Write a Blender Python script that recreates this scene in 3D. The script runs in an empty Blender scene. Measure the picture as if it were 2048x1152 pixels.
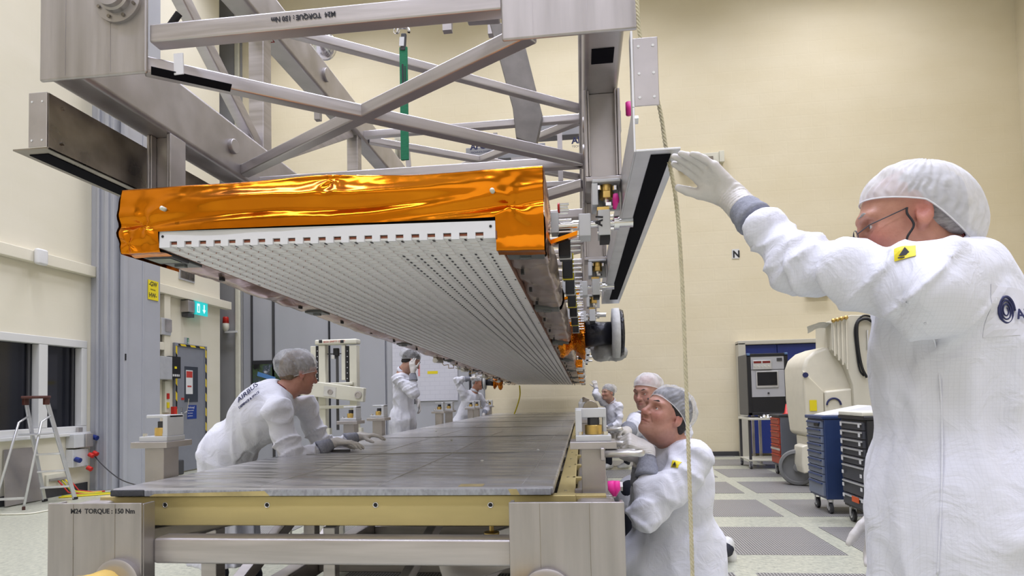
import bpy, math, random
import numpy as np
from mathutils import Vector, Matrix, Quaternion, noise as mnoise
random.seed(7)
SC = bpy.context.scene
COL = SC.collection
PI = math.pi
V = Vector

# ---------------------------------------------------------------- camera
F_PX, CX, CY, CAMZ = 1220.0, 1024.0, 745.0, 1.25
YAW, PITCH, ROLL = 0.11329597, 0.04101623, -0.02199645
cam_data = bpy.data.cameras.new('camera')
cam_data.sensor_width = 36.0
cam_data.lens = F_PX * 36.0 / 2048.0
cam_data.shift_x = 0.0
cam_data.shift_y = (CY - 576.0) / 2048.0
cam_data.clip_start = 0.05
cam_data.clip_end = 100
cam = bpy.data.objects.new('camera', cam_data)
COL.objects.link(cam)
RM = Matrix.Rotation(YAW, 3, 'Z') @ Matrix.Rotation(PI/2 + PITCH, 3, 'X') @ Matrix.Rotation(ROLL, 3, 'Z')
cam.matrix_world = Matrix.Translation((0, 0, CAMZ)) @ RM.to_4x4()
SC.camera = cam

def P(px, py, X=None, Y=None, Z=None):
    """world point seen at a photo pixel, at a given wall / depth / height"""
    d = RM @ V(((px - CX) / F_PX, -(py - CY) / F_PX, -1.0))
    t = X / d.x if X is not None else (Y / d.y if Y is not None else (Z - CAMZ) / d.z)
    return V((0, 0, CAMZ)) + d * t

# ---------------------------------------------------------------- world, lights, exposure
w = bpy.data.worlds.new('world'); SC.world = w; w.use_nodes = True
w.node_tree.nodes['Background'].inputs[0].default_value = (0.9, 0.93, 1.0, 1)
w.node_tree.nodes['Background'].inputs[1].default_value = 0.25
SC.view_settings.view_transform = 'Standard'
SC.view_settings.look = 'None'
SC.view_settings.gamma = 1.0
SC.view_settings.use_curve_mapping = False
SC.view_settings.exposure = -1.58
SC.cycles.max_bounces = 6
SC.cycles.diffuse_bounces = 3
SC.cycles.glossy_bounces = 4
SC.cycles.transmission_bounces = 4
SC.cycles.transparent_max_bounces = 10
SC.cycles.caustics_reflective = False
SC.cycles.caustics_refractive = False
SC.cycles.sample_clamp_indirect = 4.0

def area(name, loc, size, size_y, power, rot=(0, 0, 0), color=(1, 1, 1)):
    l = bpy.data.lights.new(name, 'AREA'); l.shape = 'RECTANGLE'
    l.size = size; l.size_y = size_y; l.spread = math.radians(118 if rot == (0, 0, 0) else 180); l.energy = power; l.color = color
    o = bpy.data.objects.new(name, l); o.location = loc; o.rotation_euler = rot
    COL.objects.link(o); return o
WARM = (0.90, 0.91, 1.04)
COOL = (0.82, 0.85, 1.06)
for i, yy in enumerate((-3.0, 1.5, 6.0, 10.3)):
    for j, xx in enumerate((-5.0, 0.0, 5.0)):
        area('ceiling_light_%d%d' % (i, j), (xx, yy, 10.6), 3.2, 0.9, 450, color=COOL if yy < 5 else WARM)
# added fill light behind the camera, not a real opening of the hall
area('front_fill_light', (1.5, -5.6, 6.0), 9.0, 4.5, 340, rot=(PI/2, 0, 0), color=COOL)

# ---------------------------------------------------------------- object helpers
def tag(o, label=None, cat=None, group=None, kind=None):
    if label: o['label'] = label
    if cat: o['category'] = cat
    if group: o['group'] = group
    if kind: o['kind'] = kind
    return o
def thing(name, loc, label, cat, group=None, rz=0.0):
    o = bpy.data.objects.new(name, None); COL.objects.link(o)
    o.location = loc; o.rotation_euler = (0, 0, rz); o.empty_display_size = .1
    return tag(o, label, cat, group)
def link(o, parent=None):
    """meshes are written in world coordinates; a child keeps them when its parent sits elsewhere"""
    COL.objects.link(o)
    if parent is not None:
        o.parent = parent
        inv = Matrix.Identity(4)
        chain = []
        q = parent
        while q is not None:
            chain.append(q); q = q.parent
        M = Matrix.Identity(4)
        for q in reversed(chain):
            M = M @ q.matrix_parent_inverse @ q.matrix_basis
        o.matrix_parent_inverse = M.inverted()
    return o
def copy_tree(o, parent=None):
    c = o.copy(); COL.objects.link(c)
    if parent is not None: c.parent = parent
    for ch in list(o.children): copy_tree(ch, c)
    return c

def frame(d, up=V((0, 0, 1))):
    d = V(d).normalized()
    s = d.cross(V(up))
    if s.length < 1e-5: s = d.cross(V((0, 1, 0)))
    s.normalize(); u = s.cross(d).normalized()
    return s, u, d

class MB:
    def __init__(s): s.v = []; s.f = []; s.m = []; s.cm = 0
    def add(s, vs, fs):
        n = len(s.v); s.v.extend([tuple(p) for p in vs]); s.f.extend([tuple(n + i for i in f) for f in fs])
        s.m.extend([s.cm] * len(fs)); return s
    def box(s, a, b):
        x0, y0, z0 = a; x1, y1, z1 = b
        if x0 > x1: x0, x1 = x1, x0
        if y0 > y1: y0, y1 = y1, y0
        if z0 > z1: z0, z1 = z1, z0
        return s.add([(x0,y0,z0),(x1,y0,z0),(x1,y1,z0),(x0,y1,z0),(x0,y0,z1),(x1,y0,z1),(x1,y1,z1),(x0,y1,z1)],
                     [(0,3,2,1),(4,5,6,7),(0,1,5,4),(1,2,6,5),(2,3,7,6),(3,0,4,7)])
    def obox(s, c, hx, hy, hz, M=None):
        c = V(c); vs = []
        for k in (-1, 1):
            for a, b in ((-1,-1),(1,-1),(1,1),(-1,1)):
                q = V((a*hx, b*hy, k*hz)); vs.append(c + (M @ q if M else q))
        return s.add(vs, [(0,3,2,1),(4,5,6,7),(0,1,5,4),(1,2,6,5),(2,3,7,6),(3,0,4,7)])
    def beam(s, p0, p1, w, h, up=(0, 0, 1)):
        p0, p1 = V(p0), V(p1); a, u, d = frame(p1 - p0, up); vs = []
        for p in (p0, p1):
            for i, j in ((-1,-1),(1,-1),(1,1),(-1,1)): vs.append(p + a*(i*w/2) + u*(j*h/2))
        return s.add(vs, [(3,2,1,0),(4,5,6,7),(0,1,5,4),(1,2,6,5),(2,3,7,6),(3,0,4,7)])
    def ring(s, c, a, u, r, n, r2=None):
        r2 = r if r2 is None else r2
        return [c + a*(math.cos(2*PI*i/n)*r) + u*(math.sin(2*PI*i/n)*r2) for i in range(n)]
    def cyl(s, p0, p1, r0, r1=None, n=16, cap=True):
        p0, p1 = V(p0), V(p1); r1 = r0 if r1 is None else r1; a, u, d = frame(p1 - p0)
        vs = s.ring(p0, a, u, r0, n) + s.ring(p1, a, u, r1, n)
        fs = [(i, (i+1) % n, n + (i+1) % n, n + i) for i in range(n)]
        if cap: fs += [tuple(range(n-1, -1, -1)), tuple(range(n, 2*n))]
        return s.add(vs, fs)
    def tube(s, pts, r, n=8, cap=True):
        pts = [V(p) for p in pts]; k = len(pts); vs = []; rr = r if hasattr(r, '__len__') else [r]*k
        up = V((0, 0, 1)); d0 = (pts[1]-pts[0]).normalized()
        if abs(d0.z) > .9: up = V((0, 1, 0))
        a = d0.cross(up).normalized()
        for i, p in enumerate(pts):
            d = (pts[min(i+1, k-1)] - pts[max(i-1, 0)]).normalized()
            a = (a - d * a.dot(d)).normalized(); u = a.cross(d)
            vs += s.ring(p, a, u, rr[i], n)
        fs = [(j*n+i, j*n+(i+1) % n, (j+1)*n+(i+1) % n, (j+1)*n+i) for j in range(k-1) for i in range(n)]
        fs = [f[::-1] for f in fs]
        if cap: fs += [tuple(range(n)), tuple(range(k*n-1, (k-1)*n-1, -1))]
        return s.add(vs, fs)
    def lathe(s, c, axis, prof, n=24):
        """prof = [(radius, distance along the axis)]"""
        c = V(c); a, u, d = frame(axis); k = len(prof); vs = []
        for r, t in prof: vs += s.ring(c + d*t, a, u, max(r, 1e-4), n)
        fs = [(j*n+i, j*n+(i+1) % n, (j+1)*n+(i+1) % n, (j+1)*n+i) for j in range(k-1) for i in range(n)]
        fs += [tuple(range(n-1, -1, -1)), tuple(range((k-1)*n, k*n))]
        return s.add(vs, fs)
    def prism(s, poly, ext):
        poly = [V(p) for p in poly]; e = V(ext); n = len(poly)
        nn = sum((poly[i].cross(poly[(i+1) % n]) for i in range(n)), V())
        if nn.dot(e) > 0: poly.reverse()
        vs = poly + [p + e for p in poly]
        return s.add(vs, [tuple(range(n)), tuple(range(2*n-1, n-1, -1))] + [((i+1) % n, i, n+i, n+(i+1) % n) for i in range(n)])
    def sphere(s, c, r, n=12, sc=(1, 1, 1), M=None):
        c = V(c); vs = []; m = n
        for j in range(1, n//2 + 1):
            th = PI*j/(n//2+1)
            for i in range(m):
                q = V((math.sin(th)*math.cos(2*PI*i/m)*r*sc[0], math.sin(th)*math.sin(2*PI*i/m)*r*sc[1], math.cos(th)*r*sc[2]))
                vs.append(c + (M @ q if M else q))
        R = n//2
        q0 = V((0, 0, r*sc[2])); vs += [c + (M @ q0 if M else q0), c - (M @ q0 if M else q0)]
        fs = [(j*m+i, (j+1)*m+i, (j+1)*m+(i+1) % m, j*m+(i+1) % m) for j in range(R-1) for i in range(m)]
        fs += [(R*m, i, (i+1) % m) for i in range(m)] + [(R*m+1, (R-1)*m+(i+1) % m, (R-1)*m+i) for i in range(m)]
        return s.add(vs, fs)
    def torus(s, c, axis, R, r, n=24, m=8, a0=0, a1=2*PI):
        c = V(c); a, u, d = frame(axis); full = abs(a1 - a0 - 2*PI) < 1e-6; k = n if full else n + 1; vs = []
        for i in range(k):
            t = a0 + (a1-a0)*i/n; e = a*math.cos(t) + u*math.sin(t)
            for j in range(m):
                q = 2*PI*j/m; vs.append(c + e*(R + r*math.cos(q)) + d*(r*math.sin(q)))
        fs = [(i*m+j, ((i+1) % k)*m+j, ((i+1) % k)*m+(j+1) % m, i*m+(j+1) % m) for i in range(n) for j in range(m)]
        return s.add(vs, fs)
    def build(s, name, mat, parent=None, bevel=0, smooth=False, seg=2):
        me = bpy.data.meshes.new(name); me.from_pydata(s.v, [], s.f)
        mats = mat if isinstance(mat, (list, tuple)) else [mat]
        for m in mats: me.materials.append(m)
        if len(mats) > 1: me.polygons.foreach_set('material_index', s.m)
        if smooth: me.polygons.foreach_set('use_smooth', [True]*len(me.polygons))
        me.update()
        o = bpy.data.objects.new(name, me)
        if bevel:
            b = o.modifiers.new('bevel', 'BEVEL'); b.width = bevel; b.segments = seg; b.limit_method = 'ANGLE'; b.angle_limit = .7
            b.harden_normals = False
            me.polygons.foreach_set('use_smooth', [True]*len(me.polygons))
            wn = o.modifiers.new('wn', 'WEIGHTED_NORMAL'); wn.keep_sharp = False
        return link(o, parent)

def smooth_angle(o, deg=40):
    me = o.data; me.polygons.foreach_set('use_smooth', [True]*len(me.polygons))
    me.set_sharp_from_angle(angle=math.radians(deg)); return o

_FONT = None
def text(name, s, origin, right, up, size, mat, parent=None, depth=.0006, bold=0.0, align='LEFT', xs=1.0):
    """lettering as a mesh; origin = left end of the base line"""
    cu = bpy.data.curves.new('t', 'FONT'); cu.body = s; cu.size = size; cu.extrude = depth; cu.offset = bold
    cu.align_x = align; cu.resolution_u = 3
    t = bpy.data.objects.new('t', cu); COL.objects.link(t)
    dg = bpy.context.evaluated_depsgraph_get(); dg.update()
    me = bpy.data.meshes.new_from_object(t.evaluated_get(dg))
    bpy.data.objects.remove(t); bpy.data.curves.remove(cu)
    r, u = V(right).normalized(), V(up).normalized(); u = (u - r*u.dot(r)).normalized(); n = r.cross(u)
    o3 = V(origin)
    for v in me.vertices:
        c = v.co.copy(); v.co = o3 + r*(c.x*xs) + u*c.y + n*c.z
    me.materials.clear(); me.materials.append(mat); me.name = name
    ob = bpy.data.objects.new(name, me)
    return link(ob, parent)

# ---------------------------------------------------------------- materials
def nt(name):
    m = bpy.data.materials.new(name); m.use_nodes = True
    t = m.node_tree; b = t.nodes['Principled BSDF']; return m, t, b
def node(t, typ, **kw):
    n = t.nodes.new(typ)
    for k, v in kw.items():
        if k.startswith('i_'):
            key = k[2:].replace('_', ' ')
            n.inputs[key].default_value = v
        else: setattr(n, k, v)
    return n
def srgb(r, g, b):
    f = lambda c: (c/255/12.92) if c/255 <= .04045 else ((c/255+.055)/1.055)**2.4
    return (f(r), f(g), f(b), 1)
def coords(t, scale=(1, 1, 1), rot=(0, 0, 0)):
    tc = node(t, 'ShaderNodeTexCoord'); mp = node(t, 'ShaderNodeMapping')
    mp.inputs['Scale'].default_value = scale; mp.inputs['Rotation'].default_value = rot
    t.links.new(tc.outputs['Object'], mp.inputs['Vector']); return mp.outputs['Vector']
def ramp(t, fac, stops):
    r = node(t, 'ShaderNodeValToRGB'); e = r.color_ramp.elements
    e[0].position, e[0].color = stops[0]; e[1].position, e[1].color = stops[-1]
    for p, c in stops[1:-1]:
        x = e.new(p); x.color = c
    t.links.new(fac, r.inputs['Fac']); return r.outputs['Color']
def mat(name, col, rough=.5, metal=0., noise=0., scale=8., bump=0., bscale=40., stretch=(1, 1, 1), col2=None, spec=.5,
        emit=0., coat=0., detail=3., rvar=0.):
    """plain procedural material: colour varied by noise, optional bump"""
    m, t, b = nt(name)
    b.inputs['Base Color'].default_value = col; b.inputs['Roughness'].default_value = rough
    b.inputs['Metallic'].default_value = metal; b.inputs['Specular IOR Level'].default_value = spec
    b.inputs['Coat Weight'].default_value = coat
    if emit: b.inputs['Emission Color'].default_value = col; b.inputs['Emission Strength'].default_value = emit
    if noise or col2:
        n = node(t, 'ShaderNodeTexNoise', i_Scale=scale, i_Detail=detail); t.links.new(coords(t, stretch), n.inputs['Vector'])
        c2 = col2 or tuple(max(0, c*(1-noise)) for c in col[:3]) + (1,)
        c1 = col if col2 else tuple(min(1, c*(1+noise)) for c in col[:3]) + (1,)
        t.links.new(ramp(t, n.outputs['Fac'], [(.3, c2), (.7, c1)]), b.inputs['Base Color'])
        if rvar:
            mr = node(t, 'ShaderNodeMapRange', i_From_Min=.3, i_From_Max=.7, i_To_Min=rough-rvar, i_To_Max=rough+rvar)
            t.links.new(n.outputs['Fac'], mr.inputs['Value']); t.links.new(mr.outputs[0], b.inputs['Roughness'])
    if bump:
        n = node(t, 'ShaderNodeTexNoise', i_Scale=bscale, i_Detail=4.); t.links.new(coords(t, stretch), n.inputs['Vector'])
        bp = node(t, 'ShaderNodeBump', i_Strength=1.0, i_Distance=bump); t.links.new(n.outputs['Fac'], bp.inputs['Height'])
        t.links.new(bp.outputs[0], b.inputs['Normal'])
    return m
M = {}
M['steel'] = mat('brushed_stainless', (.47, .445, .445, 1), .42, .85, noise=.16, scale=5, bump=.0006, bscale=9, rvar=.07, detail=6)
M['steel_plate'] = mat('ground_stainless_plate', (.44, .415, .41, 1), .40, .8, noise=.13, scale=3, stretch=(7, 1, .6), bump=.0005, bscale=4, rvar=.08, detail=7)
M['steel_tube'] = mat('drawn_stainless_tube', (.53, .50, .50, 1), .38, .8, noise=.13, scale=6, stretch=(.4, .4, 6), bump=.0002, bscale=30, rvar=.06)
M['steel_dark'] = mat('stained_steel', (.30, .27, .235, 1), .33, .9, noise=.3, scale=7, rvar=.08)
M['alu'] = mat('machined_aluminium', (.70, .71, .73, 1), .35, .7, noise=.06, scale=10)
M['alu_mat'] = mat('painted_block', (.66, .67, .69, 1), .45, .25, noise=.04)
M['chrome'] = mat('polished_steel', (.75, .75, .76, 1), .18, 1.)
M['brass'] = mat('brass', (.62, .43, .14, 1), .33, .9, noise=.2)
M['gold_alu'] = mat('yellow_chromated_aluminium', (.56, .46, .205, 1), .5, .4, noise=.1, scale=2.2, stretch=(1, 1, 5), rvar=.05)
M['black'] = mat('black_rubber', (.008, .008, .010, 1), .6)
M['black_tape'] = mat('black_felt_strip', (.004, .004, .007, 1), .9, spec=.1)
M['dark_grey'] = mat('dark_grey_plastic', (.05, .05, .055, 1), .5)
M['white'] = mat('white_paint', (.80, .80, .80, 1), .45, noise=.03)
M['cream_paint'] = mat('cream_enamel', (.74, .72, .60, 1), .4, noise=.04)
M['ink'] = mat('black_ink', (.02, .02, .025, 1), .6)
M['navy_ink'] = mat('navy_ink', (.02, .025, .10, 1), .6)
M['red_ink'] = mat('red_ink', (.55, .05, .04, 1), .6)
M['blue'] = mat('royal_blue_laminate', srgb(26, 46, 122), .5, noise=.08, scale=3)
M['pink'] = mat('pink_tag', srgb(240, 50, 160), .5, noise=.05)
M['yellow'] = mat('yellow_label', srgb(235, 215, 30), .5)
M['red'] = mat('red_plastic', srgb(200, 40, 30), .4)
M['green_strap'] = mat('green_webbing', srgb(20, 120, 80), .7, noise=.2, scale=40, stretch=(1, 1, 8))
# ================================================================ ROOM
WX, WY, RX, BY, H = -7.4, 12.55, 8.5, -6.0, 11.0
def wall_mat(name, lo, hi, bump=.004, z0=1.0, z1=7.0):
    m, t, b = nt(name)
    n = node(t, 'ShaderNodeTexNoise', i_Scale=.8, i_Detail=5.); t.links.new(coords(t, (1, 1, 2)), n.inputs['Vector'])
    c = ramp(t, n.outputs['Fac'], [(.3, lo), (.7, hi)])
    t.links.new(c, b.inputs['Base Color']); b.inputs['Roughness'].default_value = .75
    br = node(t, 'ShaderNodeTexBrick', i_Scale=1.0, i_Mortar_Size=.012); br.inputs['Brick Width'].default_value = .5; br.inputs['Row Height'].default_value = .25
    tc = node(t, 'ShaderNodeTexCoord'); sp = node(t, 'ShaderNodeSeparateXYZ'); t.links.new(tc.outputs['Object'], sp.inputs[0])
    ad = node(t, 'ShaderNodeMath', operation='ADD'); t.links.new(sp.outputs[0], ad.inputs[0]); t.links.new(sp.outputs[1], ad.inputs[1])
    cb = node(t, 'ShaderNodeCombineXYZ'); t.links.new(ad.outputs[0], cb.inputs[0]); t.links.new(sp.outputs[2], cb.inputs[1])
    t.links.new(cb.outputs[0], br.inputs['Vector'])
    n2 = node(t, 'ShaderNodeTexNoise', i_Scale=14., i_Detail=3.); t.links.new(coords(t), n2.inputs['Vector'])
    mx = node(t, 'ShaderNodeMath', operation='MULTIPLY_ADD', i_Value=0); t.links.new(br.outputs['Fac'], mx.inputs[0]); mx.inputs[1].default_value = -.5
    t.links.new(n2.outputs['Fac'], mx.inputs[2])
    bp = node(t, 'ShaderNodeBump', i_Strength=.35, i_Distance=bump); t.links.new(mx.outputs[0], bp.inputs['Height'])
    t.links.new(bp.outputs[0], b.inputs['Normal']); return m
M['wall'] = wall_mat('cream_painted_block_wall', srgb(231, 219, 187), srgb(237, 226, 197))
M['wall_l'] = wall_mat('pale_cream_wall', srgb(232, 226, 205), srgb(238, 232, 214), .001)
M['pillar'] = mat('grey_lacquered_steel_column', srgb(176, 178, 186), .45, .1, noise=.03, scale=2)
M['pillar2'] = mat('grey_painted_panel', srgb(168, 168, 170), .5, .1, noise=.04, scale=1.5)
M['doorpanel'] = mat('galvanised_door_panel', srgb(178, 180, 188), .4, .15, noise=.05, scale=1.2, stretch=(1, 1, .4), rvar=.05)
M['glass_dark'] = mat('dark_window_glass', (.012, .013, .018, 1), .06, noise=.3, scale=1.5)
M['frame_w'] = mat('white_window_frame', srgb(222, 222, 220), .4)
M['door'] = mat('grey_door_leaf', srgb(140, 143, 152), .45, .1, noise=.03)
def floor_mat():
    m, t, b = nt('speckled_linoleum')
    n = node(t, 'ShaderNodeTexNoise', i_Scale=26., i_Detail=6., i_Roughness=.75); t.links.new(coords(t), n.inputs['Vector'])
    c = ramp(t, n.outputs['Fac'], [(.30, srgb(132, 135, 122)), (.45, srgb(174, 175, 158)), (.6, srgb(192, 192, 172)), (.75, srgb(212, 210, 190))])
    t.links.new(c, b.inputs['Base Color']); b.inputs['Roughness'].default_value = .3; b.inputs['Specular IOR Level'].default_value = .4
    return m
M['floor'] = floor_mat()
def struct(o): o['kind'] = 'structure'; return o
struct(MB().box((-9.0, BY, -.2), (RX, WY+.2, 0)).build('floor', M['floor']))
struct(MB().box((-9.0, BY, H), (RX, WY+.2, H+.2)).build('ceiling', M['white']))
struct(MB().box((-2.0, WY, 0), (RX, WY+.2, H)).box((-7.32, WY, 4.6), (-2.0, WY+.2, H)).build('wall_back', M['wall']))
struct(MB().box((RX, BY, 0), (RX+.2, WY+.2, H)).build('wall_right', M['wall']))
struct(MB().box((WX-.2, BY-.2, 0), (RX+.2, BY, H)).build('wall_front', M['wall']))
# left wall with a window opening
wy0, wy1, wz0, wz1 = 5.2, 8.38, .88, 2.24
lw = MB()
lw.box((WX-.2, BY, 0), (WX, wy0, H)).box((WX-.2, wy1, 0), (WX, 11.8, H)).box((WX-.2, wy0, 0), (WX, wy1, wz0)).box((WX-.2, wy0, wz1), (WX, wy1, H))
struct(lw.build('wall_left', M['wall_l']))
# recess behind the end of the left wall
struct(MB().box((-9.0, 11.6, 0), (WX-.2, 11.8, H)).box((-9.0, 11.8, 0), (-8.8, WY+.2, H)).build('wall_recess', M['wall_l']))
struct(MB().box((-8.8, WY-.02, 0), (-7.32, WY+.2, H)).build('wall_grey_panel', M['pillar2']))
struct(MB().box((-7.47, WY-.09, 0), (-7.36, WY-.02, H)).build('trim_pipe', M['cream_paint'], bevel=.02))
# sliding hangar door of metal panels
dm = MB().box((-7.32, WY, 0), (-2.0, WY+.2, 4.6))
hd = struct(dm.build('door_2', M['doorpanel']))
pm = MB()
xs = [-7.32, -7.10, -6.60, -5.35, -4.1, -2.30, -2.0]
for a, b in zip(xs, xs[1:]):
    pm.box((a+.02, WY-.05, .02), (b-.02, WY+.01, 4.55))
pm.build('panel', M['doorpanel'], hd, bevel=.01)
sm = MB()
for x, ww in ((-7.10, .03), (-6.60, .05), (-5.35, .012), (-2.30, .012)): sm.box((x-ww/2, WY-.075, .02), (x+ww/2, WY-.01, 4.55))
sm.build('seam_shade_band', M['dark_grey'], hd)
# skirting
sk = MB().box((2.3-5, WY-.03, 0), (3.05, WY, .09)).box((5.6, WY-.03, 0), (RX, WY, .09)); struct(sk.build('baseboard_back', M['dark_grey']))
struct(MB().box((WX, BY, 0), (WX+.02, 8.4, .13)).box((WX, 9.4, 0), (WX+.02, 10.35, .12)).build('baseboard_left', M['dark_grey']))
# window in the left wall
wn = MB(); fx0, fx1 = WX-.12, WX+.02
for y0, y1, z0, z1 in ((wy0, wy1, wz0, wz0+.09), (wy0, wy1, wz1-.11, wz1), (wy0, wy0+.1, wz0+.092, wz1-.112), (wy1-.1, wy1, wz0+.092, wz1-.112), (7.56, 7.70, wz0+.092, wz1-.112)):
    wn.box((fx0, y0, z0), (fx1, y1, z1))
wf = struct(wn.build('window_1', M['frame_w'], bevel=.008))
MB().box((WX-.02, wy0-.02, wz0-.05), (WX+.07, wy1+.02, wz0)).build('window_sill', M['frame_w'], wf, bevel=.008)
MB().box((WX-.10, wy0+.08, wz0+.05), (WX-.09, 7.58, wz1-.08)).build('window_pane', M['glass_dark'], wf)
MB().box((WX-.10, 7.68, wz0+.05), (WX-.09, wy1-.08, wz1-.08)).build('window_pane', M['glass_dark'], wf)
MB().box((WX-.085, 7.47, wz0+.09), (WX-.06, 7.50, wz1-.11)).box((WX-.085, 8.2, wz0+.09), (WX-.06, 8.22, wz1-.11)).build('glazing_bar', M['dark_grey'], wf)
# ducts along the left wall
dd = MB().box((WX, BY, 3.22), (WX+.10, 8.47, 3.38)).box((WX, 9.35, 3.22), (WX+.14, 12.0, 3.38)); dd.build('trim_duct', M['wall_l'], bevel=.01)['kind'] = 'structure'
MB().box((WX, 9.98, 1.75), (WX+.10, 10.14, 3.22)).box((WX, 9.35, 2.22), (WX+.10, 9.98, 2.36)).build('trim_cable_duct', M['wall_l'], bevel=.01)['kind'] = 'structure'
# steel column
cl = MB(); cx = -6.97
cl.box((WX, 8.46, 0), (cx-.06, 8.6, H)).box((WX+.12, 8.42, 0), (WX+.16, 8.5, H)).box((cx-.18, 8.42, 0), (cx-.12, 8.5, H))
cl.box((WX, 8.6, 0), (cx, 9.42, H)).box((cx-.03, 8.56, 0), (cx+.04, 8.64, H)).box((cx-.02, 9.0, 0), (cx+.012, 9.03, H))
col = struct(cl.build('wall_column', M['pillar'], bevel=.006))
MB().box((cx-.01, 8.58, 1.95), (cx+.05, 8.60, 2.05)).build('plate', M['black'], col)
lb = MB().box((cx+.005, 9.12, 2.98), (cx+.012, 9.36, 3.30)).build('column_notice', M['yellow']); tag(lb, 'yellow GW / HW notice on the grey steel column', 'sign')
lx = cx+.0135
p = P(271, 531, X=lx); pr = V((0, 1, 0))
for s_, yy, zz in (('-GW', 9.135, 3.205), ('HW-', 9.135, 3.02)):
    text('lettering', s_, (lx, yy, zz), pr, (0, 0, 1), .105, M['ink'], lb, bold=.002, xs=.85)
text('lettering', 'Heizung', (lx, 9.17, 3.14), pr, (0, 0, 1), .035, M['ink'], lb)
# wall things
def wbox(y, z, sy, sz, d, mt, x=WX): return MB().box((x, y-sy/2, z-sz/2), (x+d, y+sy/2, z+sz/2))
o = wbox(7.45, 3.30, .17, .22, .08, 0, WX+.10).build('motion_sensor', M['white'], bevel=.03); tag(o, 'small white rounded sensor box on the wall duct above the dark window', 'sensor')
v = thing('air_vent', (WX, 10.72, 3.7), 'grey louvred ventilation grille high on the cream wall above the door', 'vent')
wbox(10.72, 3.72, .46, .26, .02, 0).build('frame', M['alu'], v, bevel=.004)
g = MB()
for i in range(12): g.box((WX+.02, 10.53+i*.034, 3.62), (WX+.035, 10.545+i*.034, 3.82))
g.build('slats', M['steel_dark'], v)
e = thing('exit_sign', (WX, 10.72, 3.05), 'lit turquoise emergency exit sign on a grey bracket above the grey door', 'sign')
MB().box((WX, 10.55, 2.98), (WX+.16, 10.80, 3.20)).build('housing', M['steel'], e, bevel=.006)
MB().box((WX+.02, 10.56, 2.89), (WX+.15, 10.74, 2.96)).build('battery_box', M['dark_grey'], e, bevel=.004)
M['exit_glow'] = mat('exit_sign_glow', srgb(40, 205, 205), .4, emit=1.3)
M['exit_white'] = mat('exit_sign_white', (.8, 1, .95, 1), .4, emit=1.6)
ex = WX+.17
MB().box((WX+.14, 10.74, 2.96), (WX+.172, 11.12, 3.21)).build('sign_panel', M['exit_glow'], e)
a = MB(); q = ex+.004
a.box((q, 10.99, 3.04), (q+.003, 11.02, 3.17)); a.prism([(q, 10.955, 3.07), (q, 11.055, 3.07), (q, 11.005, 3.0)], (.003, 0, 0))
a.box((q, 10.79, 3.0), (q+.003, 10.87, 3.17)).build('arrow_and_door_symbol', M['exit_white'], e)
MB().box((q+.003, 10.815, 3.02), (q+.005, 10.845, 3.13)).build('figure_symbol', M['exit_glow'], e)
o = wbox(10.72, 2.44, .13, .15, .01, 0).build('direction_sign', M['alu']); tag(o, 'small green and white arrow sign just above the grey door', 'sign')
MB().box((WX+.01, 10.73, 2.37), (WX+.013, 10.78, 2.51)).build('green_half', mat('sign_green', srgb(20, 120, 80), .5), o)
MB().box((WX+.013, 10.75, 2.42), (WX+.015, 10.76, 2.49)).prism([(WX+.013, 10.735, 2.43), (WX+.013, 10.775, 2.43), (WX+.013, 10.755, 2.39)], (.002, 0, 0)).build('arrow', M['white'], o)
# door with warning stripes
dy0, dy1, dz = 10.40, 11.22, 2.33
def stripes():
    m, t, b = nt('black_yellow_warning_stripes')
    wv = node(t, 'ShaderNodeTexWave', i_Scale=1.1); wv.wave_profile = 'SIN'; wv.bands_direction = 'DIAGONAL'
    t.links.new(coords(t, (2.0, 2.0, 2.0)), wv.inputs['Vector'])
    r = node(t, 'ShaderNodeValToRGB'); r.color_ramp.interpolation = 'CONSTANT'
    r.color_ramp.elements[0].color = srgb(25, 25, 25); r.color_ramp.elements[1].color = srgb(235, 205, 40); r.color_ramp.elements[1].position = .45
    t.links.new(wv.outputs['Fac'], r.inputs['Fac']); t.links.new(r.outputs[0], b.inputs['Base Color']); return m
M['stripes'] = stripes()
df = MB().box((WX, dy0-.07, 0), (WX+.05, dy0, dz+.06)).box((WX, dy1, 0), (WX+.05, dy1+.07, dz+.06)).box((WX, dy0, dz), (WX+.05, dy1, dz+.06))
dr = struct(df.build('door_1', M['door'], bevel=.005))
MB().box((WX+.051, dy0-.055, .1), (WX+.054, dy0-.012, dz)).box((WX+.051, dy1+.012, .3), (WX+.054, dy1+.045, dz)).box((WX+.051, dy0+.02, dz+.01), (WX+.054, dy1, dz+.045)).build('warning_tape', M['stripes'], dr)
lf = MB().box((WX, dy0, .02), (WX+.03, dy1, dz)).build('door_leaf', M['door'], dr, bevel=.004)
MB().box((WX+.03, 10.62, 1.30), (WX+.034, 11.02, 1.97)).build('window_pane', mat('door_glass', srgb(70, 74, 84), .1), lf)
MB().box((WX+.034, 10.66, 1.45), (WX+.036, 10.86, 1.90)).build('notice', M['white'], lf)
MB().box((WX+.036, 10.67, 1.76), (WX+.037, 10.85, 1.88)).box((WX+.036, 10.70, 1.58), (WX+.037, 10.82, 1.61)).build('notice_print', M['red_ink'], lf)
MB().box((WX+.03, 10.70, .98), (WX+.033, 10.98, 1.24)).build('blue_sign', mat('sign_blue', srgb(30, 60, 140), .5), lf)
for k, (s_, sz) in enumerate((('Achtung!', .055), ('Reinraumtür', .034), ('bitte immer', .03), ('geschlossen', .03))):
    text('lettering', s_, (WX+.0335, 10.72, 1.18-.05*k), (0, 1, 0), (0, 0, 1), sz, M['white'], lf)
MB().box((WX+.03, 10.53, 1.34), (WX+.034, 10.61, 1.38)).build('red_label', M['red'], lf)
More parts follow.
